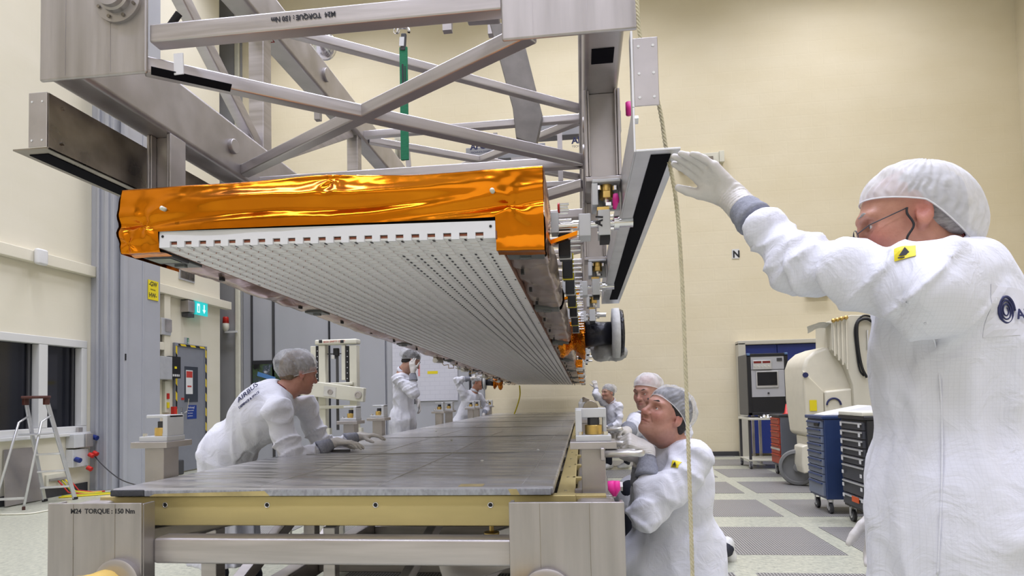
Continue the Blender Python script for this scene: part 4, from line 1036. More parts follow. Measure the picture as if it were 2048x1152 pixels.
def film_mat():
    m, t, b = nt('stretch_film_on_grey_foam')
    n = node(t, 'ShaderNodeTexNoise', i_Scale=2.0, i_Detail=5.); t.links.new(coords(t, (1, 1.3, 1), (0, 0, .5)), n.inputs['Vector'])
    t.links.new(ramp(t, n.outputs['Fac'], [(.25, (.25, .245, .25, 1)), (.5, (.38, .37, .37, 1)), (.75, (.50, .485, .455, 1))]), b.inputs['Base Color'])
    b.inputs['Roughness'].default_value = .55
    b.inputs['Coat Weight'].default_value = .9; b.inputs['Coat Roughness'].default_value = .16
    n2 = node(t, 'ShaderNodeTexNoise', i_Scale=5., i_Detail=5., i_Distortion=1.5); t.links.new(coords(t, (1.2, 2.2, 1), (0, 0, .4)), n2.inputs['Vector'])
    w_ = node(t, 'ShaderNodeTexWave', i_Scale=2.6, i_Distortion=9., i_Detail=4.); w_.bands_direction = 'Y'; t.links.new(coords(t, (.5, 1, 1), (0, 0, .35)), w_.inputs['Vector'])
    ad = node(t, 'ShaderNodeMath', operation='ADD'); t.links.new(n2.outputs['Fac'], ad.inputs[0]); t.links.new(w_.outputs['Fac'], ad.inputs[1])
    bp = node(t, 'ShaderNodeBump', i_Strength=.8, i_Distance=.006); t.links.new(ad.outputs[0], bp.inputs['Height'])
    t.links.new(bp.outputs[0], b.inputs['Coat Normal'])
    bp2 = node(t, 'ShaderNodeBump', i_Strength=.4, i_Distance=.003); t.links.new(ad.outputs[0], bp2.inputs['Height']); t.links.new(bp2.outputs[0], b.inputs['Normal'])
    return m
M['film'] = film_mat()
ny, k = 7, 0
yb = [TY0, 3.45, 4.9, 6.4, 7.9, 9.4, 10.9, TY1]
for a, b in zip(yb, yb[1:]):
    MB().box((TX0, a+.002, .912), (TX1, b-.002, TZ)).build('foam_slab', M['film'], TB, bevel=.008, seg=3)
# dark bare corner and yellowed tape on the front edge
fd = mat('dark_grey_foam', (.075, .078, .085, 1), .85, bump=.002, bscale=120)
MB().box((TX0-.003, TY0-.0025, .911), (P(288, 985, Y=TY0).x, TY0+.03, TZ-.004)).build('bare_foam_corner', fd, TB, bevel=.004)
gl = mat('grained_foam_edge', (.34, .35, .38, 1), .45, noise=.25, scale=90, stretch=(1, 1, .5), coat=.5)
MB().box((P(289, 985, Y=TY0).x, TY0-.002, .9115), (TX1-.01, TY0+.004, TZ-.006)).build('film_edge', gl, TB, bevel=.002)
ya = mat('yellowed_tape', (.50, .40, .17, 1), .4, noise=.2, scale=14, coat=.5)
x0, x1 = P(300, 985, Y=TY0).x, P(540, 985, Y=TY0).x
MB().prism([(x0, TY0-.0028, .9115), (x1, TY0-.0028, .9115), (x1-.02, TY0-.0028, .930), (x0+.02, TY0-.0028, .921)], (0, .001, 0)).build('yellow_tape', ya, TB)
MB().prism([P(1022, 990, Y=TY0-.0028), P(1040, 990, Y=TY0-.0028), P(1033, 978, Y=TY0-.0028), P(1016, 978, Y=TY0-.0028)], (0, .001, 0)).build('yellow_tape', ya, TB)
c0, c1 = P(916, 973, Z=TZ), P(970, 968, Z=TZ)
MB().box((c0.x, c0.y, TZ), (c1.x, c1.y, TZ+.0008)).build('yellow_tape', ya, TB)
# plastic tie strips lying along the seams
def film_ridge(pts): 
    return MB().tube([V(p) for p in pts], .0035, 5)
r_ = MB()
for x in (-.22, -.75, -1.2):
    r_.tube([(x+.01*math.sin(j), TY0+.05+j*.5, TZ) for j in range(20)], .0018, 4)
for y in yb[1:-1]: r_.tube([(TX0+.05+j*.2, y+.012*math.sin(j*2.1), TZ+.001) for j in range(9)], .003, 4)
r_.build('film_seams', mat('film_ridge', (.42, .41, .40, 1), .25), TB, smooth=True)
ws = MB()
for px, py in ((964, 922), (1076, 900), (872, 862), (903, 880)):
    c = P(px, py, Z=TZ+.004); ws.sphere(c, .009, 8, (1, .8, .7))
ws.build('film_knots', M['white'], TB, smooth=True)
# ---------------- rope
rp = [P(x, y, Y=1.84) for x, y in ((1270, -60), (1276, 30), (1282, 80), (1318, 212), (1331, 290), (1352, 400), (1364, 560), (1372, 760), (1379, 960), (1385, 1152), (1388, 1260))]
rp = [V(p) for p in rp]
def catmull(pts, n):
    c = []
    for i in range(len(pts)-1):
        p0, p1, p2, p3 = pts[max(i-1, 0)], pts[i], pts[i+1], pts[min(i+2, len(pts)-1)]
        for k in range(n):
            t = k/n; c.append(.5*((2*p1) + (p2-p0)*t + (2*p0-5*p1+4*p2-p3)*t*t + (3*p1-p0-3*p2+p3)*t**3))
    c.append(pts[-1]); return c
path = catmull(rp, 40)
rm = MB(); dist = 0
for s in range(3):
    pts = []; dist = 0
    for i, p in enumerate(path):
        if i: dist += (path[i]-path[i-1]).length
        a = dist/.024*2*PI/1.6 + s*2*PI/3
        pts.append(p + V((math.cos(a)*.0032, math.sin(a)*.0032, 0)))
    rm.tube(pts, .0034, 6)
o = rm.build('hanging_rope', mat('beige_twisted_rope', srgb(205, 196, 165), .8, noise=.1, scale=60), smooth=True)
tag(o, 'thin beige twisted rope hanging down from the truss at the right', 'rope')
# ================================================================ PEOPLE: implicit surfaces meshed on a grid
f4 = np.float32
def axis_cuts(lo, hi, zones, coarse):
    """grid positions; zones = [(a, b, step)] get a finer step"""
    xs = [lo]; x = lo
    while x < hi:
        st = coarse
        for a, b, s in zones:
            if a - coarse <= x <= b: st = min(st, s)
        x += st; xs.append(x)
    return np.array(xs, f4)
class SDF:
    def __init__(s, lo, hi, step, zones=()):
        """zones = [((x0,y0,z0),(x1,y1,z1), step)]"""
        s.ax = [axis_cuts(lo[i], hi[i], [(z[0][i], z[1][i], z[2]) for z in zones], step) for i in range(3)]
        s.D = np.full([len(a) for a in s.ax], .5, f4)
    def win(s, lo, hi):
        return tuple(slice(max(0, int(np.searchsorted(s.ax[i], lo[i]))-1), int(np.searchsorted(s.ax[i], hi[i]))+1) for i in range(3))
    def pts(s, w):
        return s.ax[0][w[0]][:, None, None], s.ax[1][w[1]][None, :, None], s.ax[2][w[2]][None, None, :]
    def merge(s, w, d, k, sub=False):
        A_ = s.D[w]
        if A_.size == 0: return
        if sub:
            b = -d; h = np.maximum(k - np.abs(A_ - b), 0)/k; s.D[w] = np.maximum(A_, b) + h*h*k*.25
        else:
            h = np.maximum(k - np.abs(A_ - d), 0)/k; s.D[w] = np.minimum(A_, d) - h*h*k*.25
    def cap(s, p0, p1, r0, r1=None, k=.02, sub=False, flat=None, fs=1.0):
        """tapered capsule; flat = axis along which it is scaled by fs (flattened cloth, palms)"""
        p0, p1 = np.array(p0, float), np.array(p1, float); r1 = r0 if r1 is None else r1
        R = max(r0, r1)*max(1, fs) + k + .03
        w = s.win(np.minimum(p0, p1)-R, np.maximum(p0, p1)+R); x, y, z = s.pts(w)
        ba = p1-p0; L = max(float(ba@ba), 1e-9)
        X, Y, Z = x-p0[0], y-p0[1], z-p0[2]
        t = np.clip((X*ba[0]+Y*ba[1]+Z*ba[2])/L, 0, 1)
        X, Y, Z = X-t*ba[0], Y-t*ba[1], Z-t*ba[2]
        if flat is not None:
            n = np.array(flat, float); n /= np.linalg.norm(n); c = X*n[0]+Y*n[1]+Z*n[2]; q = 1/fs - 1
            X, Y, Z = X+c*n[0]*q, Y+c*n[1]*q, Z+c*n[2]*q
        d = np.sqrt(X*X+Y*Y+Z*Z) - (r0+(r1-r0)*t)
        s.merge(w, d.astype(f4), k, sub); return s
    def ell(s, c, r, M3=None, k=.02, sub=False):
        c = np.array(c, float); r = np.array(r, float); R = max(r) + k + .02
        w = s.win(c-R, c+R); x, y, z = s.pts(w); X, Y, Z = x-c[0], y-c[1], z-c[2]
        if M3 is not None:
            m = np.array(M3, float); X, Y, Z = X*m[0][0]+Y*m[1][0]+Z*m[2][0], X*m[0][1]+Y*m[1][1]+Z*m[2][1], X*m[0][2]+Y*m[1][2]+Z*m[2][2]
        k0 = np.sqrt((X/r[0])**2+(Y/r[1])**2+(Z/r[2])**2); k1 = np.sqrt((X/r[0]**2)**2+(Y/r[1]**2)**2+(Z/r[2]**2)**2)
        d = k0*(k0-1)/np.maximum(k1, 1e-6)
        s.merge(w, d.astype(f4), k, sub); return s
    def plane_cut(s, p, n):
        """remove everything on the side the normal points to"""
        x, y, z = s.pts((slice(None),)*3); n = np.array(n, float); n /= np.linalg.norm(n)
        d = (x-p[0])*n[0]+(y-p[1])*n[1]+(z-p[2])*n[2]; s.D = np.maximum(s.D, d.astype(f4)); return s
    def warp(s, fn):
        x, y, z = s.pts((slice(None),)*3); m = np.abs(s.D) < .05
        X, Y, Z = [np.broadcast_to(a, s.D.shape)[m] for a in (x, y, z)]
        s.D[m] += fn(X, Y, Z).astype(f4); return s
    def mesh(s):
        D = s.D; D[0] = D[-1] = .1; D[:, 0] = D[:, -1] = .1; D[:, :, 0] = D[:, :, -1] = .1
        S = D < 0; nx, ny, nz = D.shape
        c = sum(S[i:nx-1+i, j:ny-1+j, k:nz-1+k].astype(np.int8) for i in (0, 1) for j in (0, 1) for k in (0, 1))
        act = (c > 0) & (c < 8); idx = np.full(act.shape, -1, np.int64); I, J, K = np.nonzero(act); n = len(I); idx[I, J, K] = np.arange(n)
        acc = np.zeros((n, 3)); cnt = np.zeros(n)
        cr = [(i, j, k) for i in (0, 1) for j in (0, 1) for k in (0, 1)]
        ed = [(a, b) for a in cr for b in cr if sum(b)-sum(a) == 1 and all(b[q] >= a[q] for q in range(3))]
        for a, b in ed:
            da = D[I+a[0], J+a[1], K+a[2]]; db = D[I+b[0], J+b[1], K+b[2]]; m = (da < 0) != (db < 0)
            t = np.where(m, da/np.where(m, da-db, 1), 0)
            for q, (ax_, Q) in enumerate(zip(s.ax, (I, J, K))):
                pa, pb = ax_[Q+a[q]], ax_[Q+b[q]]; acc[:, q] += np.where(m, pa+(pb-pa)*t, 0)
            cnt += m
        vs = acc/np.maximum(cnt, 1)[:, None]; F = []
        def quads(m, offs, I2):
            a = [idx[I2[0]+o[0], I2[1]+o[1], I2[2]+o[2]] for o in offs]; return np.stack(a, 1)
        for d in range(3):
            sl0 = [slice(None)]*3; sl1 = [slice(None)]*3; sl0[d] = slice(0, -1); sl1[d] = slice(1, None)
            s0, s1 = S[tuple(sl0)], S[tuple(sl1)]; ch = s0 != s1
            o1, o2 = [(1, 2), (2, 0), (0, 1)][d]
            e = np.array(np.nonzero(ch)); ok = (e[o1] > 0) & (e[o2] > 0) & (e[o1] < D.shape[o1]-1) & (e[o2] < D.shape[o2]-1); e = e[:, ok]
            ins = s0[tuple(e)]
            def off(a, b): o = [0, 0, 0]; o[o1] = -a; o[o2] = -b; return o
            q = quads(None, [off(1, 1), off(0, 1), off(0, 0), off(1, 0)], e)
            q = np.where(ins[:, None], q, q[:, ::-1]); F.append(q)
        return vs, np.concatenate(F)
    def build(s, name, mt, parent=None, color=None, relax=1):
        vs, F = s.mesh()
        if relax:
            E_ = np.concatenate([F[:, [0, 1]], F[:, [1, 2]], F[:, [2, 3]], F[:, [3, 0]]])
            for _ in range(relax):
                a = np.zeros_like(vs); c = np.zeros(len(vs)); 
                for i, j in ((0, 1), (1, 0)):
                    for q in range(3): a[:, q] += np.bincount(E_[:, i], vs[E_[:, j], q], len(vs))
                    c += np.bincount(E_[:, i], minlength=len(vs))
                vs = vs*.5 + .5*a/np.maximum(c, 1)[:, None]
        me = bpy.data.meshes.new(name); me.vertices.add(len(vs)); me.vertices.foreach_set('co', vs.ravel().astype(f4))
        me.loops.add(F.size); me.loops.foreach_set('vertex_index', F.ravel().astype(np.int32))
        me.polygons.add(len(F)); me.polygons.foreach_set('loop_start', np.arange(0, F.size, 4, dtype=np.int32)); me.polygons.foreach_set('loop_total', np.full(len(F), 4, np.int32))
        me.update(calc_edges=True); me.validate()
        me.polygons.foreach_set('use_smooth', np.ones(len(me.polygons), bool)); me.materials.append(mt)
        if color is not None:
            at = me.color_attributes.new('Col', 'FLOAT_COLOR', 'POINT'); at.data.foreach_set('color', color(vs).ravel().astype(f4))
        return link(bpy.data.objects.new(name, me), parent)
_rng = np.random.RandomState(3); _lat = _rng.rand(32, 32, 32).astype(f4)
def vnoise(x, y, z):
    xi, yi, zi = np.floor(x).astype(int), np.floor(y).astype(int), np.floor(z).astype(int)
    fx, fy, fz = x-xi, y-yi, z-zi; fx, fy, fz = [a*a*(3-2*a) for a in (fx, fy, fz)]
    def L(i, j, k): return _lat[(xi+i) & 31, (yi+j) & 31, (zi+k) & 31]
    a = L(0,0,0)*(1-fx)+L(1,0,0)*fx; b = L(0,1,0)*(1-fx)+L(1,1,0)*fx; c = L(0,0,1)*(1-fx)+L(1,0,1)*fx; d = L(0,1,1)*(1-fx)+L(1,1,1)*fx
    return ((a*(1-fy)+b*fy)*(1-fz) + (c*(1-fy)+d*fy)*fz)*2-1
def cloth_folds(segs, amp=.010, seed=0, base=.006):
    """folds that ring the sleeves and hang along the skirt: noise stretched along each limb's girth"""
    def fn(x, y, z):
        out = np.zeros_like(x); wsum = np.full_like(x, 1e-4)
        for (p0, p1, freq_len, freq_round, a, rad) in segs:
            p0, p1 = np.array(p0, float), np.array(p1, float); d = p1-p0; L = np.linalg.norm(d); d /= L
            up = np.array([0, 0, 1.]) if abs(d[2]) < .8 else np.array([0, 1., 0]); e = np.cross(d, up); e /= np.linalg.norm(e); g = np.cross(d, e)
            X, Y, Z = x-p0[0], y-p0[1], z-p0[2]; t = X*d[0]+Y*d[1]+Z*d[2]; u = X*e[0]+Y*e[1]+Z*e[2]; v = X*g[0]+Y*g[1]+Z*g[2]
            tc = np.clip(t, 0, L); dd = np.sqrt((t-tc)**2+u*u+v*v); w_ = np.exp(-(dd/rad)**2)
            sk = (u+v)*.35
            n = 1-np.minimum(1.2, np.sqrt(vnoise((t+sk)*freq_len+seed, u*freq_round, v*freq_round)**2+.004)*3.0)*1.7
            n2 = 1-np.minimum(1.2, np.sqrt(vnoise((t-sk*1.8)*freq_len*1.5+seed+7, u*freq_round*1.2+3, v*freq_round*1.2)**2+.004)*3.0)*1.7
            out += w_*a*(n*.7+n2*.35); wsum += w_
        q = out/wsum
        q += base*.5*vnoise(x*9+seed, y*9, z*9)
        return -q*amp/.010
    return fn

def skin_mat(name, tint=(1, 1, 1)):
    m, t, b = nt(name)
    a = node(t, 'ShaderNodeAttribute', attribute_name='Col')
    n = node(t, 'ShaderNodeTexNoise', i_Scale=60., i_Detail=4.); t.links.new(coords(t), n.inputs['Vector'])
    mx = node(t, 'ShaderNodeMix', data_type='RGBA', blend_type='MULTIPLY'); mx.inputs[0].default_value = .5
    t.links.new(a.outputs['Color'], mx.inputs[6]); t.links.new(ramp(t, n.outputs['Fac'], [(.3, (.75, .68, .66, 1)), (.7, (1, 1, 1, 1))]), mx.inputs[7])
    t.links.new(mx.outputs[2], b.inputs['Base Color'])
    b.inputs['Roughness'].default_value = .45; b.inputs['Subsurface Weight'].default_value = .12
    b.inputs['Subsurface Radius'].default_value = (1, .35, .2); b.inputs['Subsurface Scale'].default_value = .006
    n2 = node(t, 'ShaderNodeTexNoise', i_Scale=220., i_Detail=3.); t.links.new(coords(t), n2.inputs['Vector'])
    bp = node(t, 'ShaderNodeBump', i_Strength=.5, i_Distance=.0012); t.links.new(n2.outputs['Fac'], bp.inputs['Height']); t.links.new(bp.outputs[0], b.inputs['Normal'])
    return m
M['skin'] = skin_mat('skin')
def cloth_mat(name, c, gridded=True, rough=.75):
    m, t, b = nt(name); b.inputs['Roughness'].default_value = rough; b.inputs['Specular IOR Level'].default_value = .25
    b.inputs['Sheen Weight'].default_value = .15
    tc = coords(t); sp = node(t, 'ShaderNodeSeparateXYZ'); t.links.new(tc, sp.inputs[0])
    ls = []
    for o in (0, 1, 2):
        a = node(t, 'ShaderNodeMath', operation='MULTIPLY'); t.links.new(sp.outputs[o], a.inputs[0]); a.inputs[1].default_value = 1/.0075
        f = node(t, 'ShaderNodeMath', operation='FRACT'); t.links.new(a.outputs[0], f.inputs[0])
        l = node(t, 'ShaderNodeMath', operation='LESS_THAN'); t.links.new(f.outputs[0], l.inputs[0]); l.inputs[1].default_value = .14; ls.append(l)
    a = node(t, 'ShaderNodeMath', operation='MAXIMUM'); t.links.new(ls[0].outputs[0], a.inputs[0]); t.links.new(ls[2].outputs[0], a.inputs[1])
    mx = node(t, 'ShaderNodeMix', data_type='RGBA'); t.links.new(a.outputs[0], mx.inputs[0])
    mx.inputs[6].default_value = c; mx.inputs[7].default_value = tuple(q*.95 for q in c[:3])+(1,) if gridded else c
    t.links.new(mx.outputs[2], b.inputs['Base Color'])
    n2 = node(t, 'ShaderNodeTexNoise', i_Scale=11., i_Detail=4., i_Distortion=1.6); t.links.new(tc, n2.inputs['Vector'])
    bp = node(t, 'ShaderNodeBump', i_Strength=.8, i_Distance=.010); t.links.new(n2.outputs['Fac'], bp.inputs['Height']); t.links.new(bp.outputs[0], b.inputs['Normal'])
    return m
M['coat'] = cloth_mat('white_cleanroom_cloth', (.77, .775, .85, 1))
M['cuff'] = mat('grey_knit_cuff', (.27, .28, .33, 1), .9, noise=.12, scale=90, bump=.002, bscale=160)
M['glove'] = mat('white_latex_glove', (.66, .63, .60, 1), .42, noise=.05, scale=20, bump=.0016, bscale=60, stretch=(1, 1, 1))
M['trousers'] = mat('dark_navy_trousers', (.012, .014, .028, 1), .8, bump=.003, bscale=30)
M['shirt'] = mat('dark_red_shirt', (.16, .018, .02, 1), .8)
M['shoe_w'] = mat('white_shoe', (.68, .68, .66, 1), .45, noise=.05)
def hairmat(n, c): return mat(n, c, .7, noise=.35, scale=60, stretch=(1, 1, 3), bump=.004, bscale=90)
M['hair_dark'] = hairmat('dark_hair', (.022, .018, .018, 1)); M['hair_grey'] = hairmat('grey_hair', (.30, .28, .26, 1)); M['hair_blond'] = hairmat('dark_blond_hair', (.16, .11, .065, 1))
def net_mat(name, density, col=(.82, .82, .84, 1)):
    m, t, b = nt(name); out = t.nodes['Material Output']
    b.inputs['Base Color'].default_value = col; b.inputs['Roughness'].default_value = .6; b.inputs['Sheen Weight'].default_value = .3
    tr = node(t, 'ShaderNodeBsdfTransparent'); mx = node(t, 'ShaderNodeMixShader')
    n = node(t, 'ShaderNodeTexNoise', i_Scale=14., i_Detail=3., i_Distortion=.6); t.links.new(coords(t), n.inputs['Vector'])
    mr = node(t, 'ShaderNodeMapRange', i_From_Min=.35, i_From_Max=.65, i_To_Min=density-.10, i_To_Max=min(.97, density+.14)); t.links.new(n.outputs['Fac'], mr.inputs['Value'])
    t.links.new(mr.outputs[0], mx.inputs[0]); t.links.new(tr.outputs[0], mx.inputs[1]); t.links.new(b.outputs[0], mx.inputs[2]); t.links.new(mx.outputs[0], out.inputs['Surface'])
    bp = node(t, 'ShaderNodeBump', i_Strength=.5, i_Distance=.004); t.links.new(n.outputs['Fac'], bp.inputs['Height']); t.links.new(bp.outputs[0], b.inputs['Normal'])
    return m
M['net'] = net_mat('white_hair_net', .56); M['net_thin'] = net_mat('thin_hair_net', .32, (.75, .76, .80, 1)); M['net_mid'] = net_mat('hair_net', .48)
M['eye'] = mat('eye_white', (.62, .58, .54, 1), .2); M['iris'] = mat('dark_iris', (.025, .016, .010, 1), .15); M['lip'] = mat('lips', (.34, .12, .10, 1), .5)

class Head:
    """head frame: x forward, y to the left ear, z up; c = middle of the head between the ears"""
    def __init__(s, c, fwd, up, k=1.0):
        s.c = V(c); f = V(fwd).normalized(); u = V(up); u = (u - f*u.dot(f)).normalized(); l = u.cross(f)
        s.R = Matrix((f, l, u)).transposed(); s.k = k
    def p(s, x, y, z): return s.c + s.R @ V((x, y, z))*s.k
    def m3(s, extra=None):
        m = s.R if extra is None else s.R @ extra
        return [[m[i][j] for j in range(3)] for i in range(3)]
def add_head(g, h, neck_to, fine=True, jowl=0., nose=1.):
    k = h.k; P_ = h.p; m = h.m3()
    e = lambda c, r, kk=.02, sub=False, ex=None: g.ell(P_(*c), [q*k for q in r], h.m3(ex) if ex else m, kk*k, sub)
    c = lambda a, b, r0, r1, kk=.015, sub=False: g.cap(P_(*a), P_(*b), r0*k, r1*k, kk*k, sub)
    e((-.012, 0, .035), (.098, .075, .086), .01)
    e((.030, 0, -.005), (.064, .062, .085), .04)
    e((.036, 0, -.055), (.052, .052, .060), .03)
    c((-.005, .050, -.055), (.062, .020, -.098), .020, .018, .03); c((-.005, -.050, -.055), (.062, -.020, -.098), .020, .018, .03)
    e((.076, 0, -.100), (.020, .022, .018), .02)
    c((.022, .024, -.084), (-.01, .028, -.095), .024, .032, .03); c((.022, -.024, -.084), (-.01, -.028, -.095), .024, .032, .03)
    if jowl: e((.030, .044, -.080), (.03, .024, .034), .02); e((.030, -.044, -.080), (.03, .024, .034), .02)
    for sy in (1, -1):
        e((.058, .040*sy, -.032), (.028, .024, .026), .025)                 # cheek
        c((.083, .046*sy, .018), (.094, .012*sy, .020), .010, .011, .018)   # brow
        e((.092, .031*sy, -.004), (.016, .019, .013), .014, True)           # socket
        e((.0745, .031*sy, -.004), (.0150, .0165, .0150), .004)             # eyelids
        c((.086, .041*sy, -.0055), (.0915, .021*sy, -.0045), .0036, .0036, .003, True)   # lid slit
        c((.070, .045*sy, -.019), (.086, .018*sy, -.018), .0035, .004, .008)           # bag under the eye
        e((.096, .0145*sy, -.040), (.012, .0085, .0085), .008)              # nostril wing
        e((.103, .0075*sy, -.049), (.005, .004, .004), .003, True)
        c((.094, .021*sy, -.040), (.080, .034*sy, -.066), .0020, .0014, .007, True)    # nasolabial fold
        # ear
        ex = Matrix.Rotation(.25*sy, 3, 'X') @ Matrix.Rotation(-.2, 3, 'Y')
        e((-.012, .079*sy, -.006), (.018, .007, .031), .005, False, ex)
        e((-.008, .086*sy, .002), (.0105, .006, .018), .004, True, ex)
        e((-.004, .078*sy, -.030), (.010, .006, .011), .006)
    c((.092, 0, .008), (.113*nose, 0, -.034), .0085, .0115, .012)           # nose
    e((.113*nose, 0, -.038), (.0135, .0125, .0115), .008)
    c((.088, .020, -.068), (.0975, 0, -.0645), .0055, .0065, .006); c((.088, -.020, -.068), (.0975, 0, -.0645), .0055, .0065, .006)
    c((.086, .017, -.079), (.0945, 0, -.0785), .006, .0075, .006); c((.086, -.017, -.079), (.0945, 0, -.0785), .006, .0075, .006)
    c((.086, .024, -.0725), (.1025, 0, -.0715), .0012, .0016, .003, True); c((.086, -.024, -.0725), (.1025, 0, -.0715), .0012, .0016, .003, True)
    n0 = P_(-.022, 0, -.060); g.cap(n0, neck_to, .056*k, .062*k, .04*k)
    g.cap(P_(.010, 0, -.095), V(neck_to)+h.R @ V((.03, 0, 0))*k, .026*k, .034*k, .04*k)
def skin_color(h, base, ruddy, stubble=0.):
    R = np.array(h.m3()); c = np.array(h.c); k = h.k
    def fn(vs):
        q = (vs-c)@R/k; x, y, z = q[:, 0], q[:, 1], q[:, 2]
        col = np.tile(np.array(base)[None, :], (len(vs), 1))
        def mixin(w, cc):
            nonlocal col; w = np.clip(w, 0, 1)[:, None]; col = col*(1-w) + np.array(cc)[None, :]*w
        for sy in (1, -1):
            mixin(.6*np.exp(-(((x-.07)/.04)**2+((y-.045*sy)/.025)**2+((z+.035)/.025)**2)), ruddy)
            mixin(.65*np.exp(-(((x+.01)/.03)**2+((y-.08*sy)/.02)**2+((z)/.03)**2)), ruddy)
        mixin(.7*np.exp(-(((x-.115)/.02)**2+(y/.016)**2+((z+.038)/.016)**2)), ruddy)
        if stubble: mixin(stubble*np.exp(-(((x-.07)/.05)**2+(y/.06)**2+((z+.095)/.028)**2)), (.20, .13, .10))
        mixin(1.1*np.exp(-(((x-.094)/.016)**2+(y/.019)**2+((z+.072)/.0080)**2)), (.36, .115, .09))
        return np.concatenate([col, np.ones((len(vs), 1))], 1)
    return fn
def add_face_parts(root, h, brow, hair_m, glasses=False):
    k = h.k
    for sy in (1, -1):
        o = MB().sphere(h.p(.0755, .031*sy, -.0045), .0122*k, 16)
        eye = o.build('eye', M['eye'], root, smooth=True)
        MB().sphere(h.p(.0832, .031*sy - .001, -.0035), .0056*k, 12).build('iris', M['iris'], eye, smooth=True)
        g = SDF(h.p(.085, .031*sy, .018)-V((.05, .05, .05)), h.p(.085, .031*sy, .018)+V((.05, .05, .05)), .003)
        g.cap(h.p(.1035, .014*sy, .0205), h.p(.0975, .034*sy, .0275), .0034*k, .0038*k, .004); g.cap(h.p(.0975, .034*sy, .0275), h.p(.084, .052*sy, .022), .0038*k, .0024*k, .004); g.warp(lambda x, y, z: .0012*vnoise(x*300, y*300, z*300))
        g.build('eyebrow', brow, root)
def hair_net(root, h, mt, puff=.03, back=.03, tilt=.35, drop=0., seed=0, cov=1.72, n=110, m=40, droop=0.0):
    """elastic cap: centre above the ears, open below; puffed and crinkled"""
    k = h.k; c = V((-.014, 0, .030)); T_ = Matrix.Rotation(-tilt, 3, 'Y'); vs = []
    for j in range(m+1):
        th = cov*j/m
        for i in range(n):
            ph = 2*PI*i/n; d = V((math.sin(th)*math.cos(ph), math.sin(th)*math.sin(ph), math.cos(th))); dd = T_ @ d
            edge = max(0, 1-(m-j)/5.0)
            r = 1/math.sqrt((dd.x/.110)**2+(dd.y/.086)**2+(dd.z/.099)**2)
            back_w = max(0, -dd.x)**1.3
            bulge = math.sin(PI*min(1, (j/m)*1.02))**.6
            rr = r + .004 + bulge*(puff*.45 + puff*max(0, dd.z)*.3 + back*back_w)
            nz = mnoise.noise(dd*4+V((seed, 1, 2))); nz2 = abs(mnoise.noise(dd*9+V((seed, 5, 2)))); pl = math.sin(ph*34+4*mnoise.noise(dd*3+V((seed, 0, 0))))
            mer = abs(mnoise.noise(V((ph*2.2, th*1.1, seed)))) + .6*abs(mnoise.noise(V((ph*5.5+3, th*1.8, seed))))
            rr += bulge*(.009*nz - .004*nz2 - .014*mer*(.4+.6*j/m))*(puff/.03) + .0022*pl*(.3+.7*(j/m))*(1 if j < m-1 else .3)
            rr = rr*(1-edge) + (r+.0035)*edge
            q = c + dd*rr; q.z -= droop*back_w*(j/m)
            vs.append(h.p(q.x, q.y, q.z))
    fs = [(j*n+i, (j+1)*n+i, (j+1)*n+(i+1) % n, j*n+(i+1) % n) for j in range(m) for i in range(n)]
    net = MB().add(vs, fs).build('hair_net', mt, root, smooth=True)
    pts = vs[m*n:(m+1)*n]; MB().tube(list(pts)+[pts[0]], .0018*k, 5).build('elastic', mat_('elastic_white', (.75, .75, .75, 1)), net, smooth=True)
    return net
def mat_(name, col, **kw): return bpy.data.materials.get(name) or mat(name, col, **kw)
def hair(root, h, mt, r=(.106, .0815, .094), c=(-.012, 0, .036), cut=-.02, low=-.055):
    g = SDF(h.c-V((.16,)*3)*h.k, h.c+V((.16,)*3)*h.k, .006)
    g.ell(h.p(*c), [q*h.k for q in r], h.m3(), .01)
    g.ell(h.p(-.06, 0, -.025), [q*h.k for q in (.045, .066, .055)], h.m3(), .03)
    g.warp(lambda x, y, z: .004*vnoise(x*70, y*70, z*30))
    f = h.R @ V((.62, 0, -.80)); p = h.p(.076, 0, .052)
    g.plane_cut(p, f); p2 = h.p(0, 0, low); g.plane_cut(p2, h.R @ V((0, 0, -1)))
    return g.build('hair', mt, root)
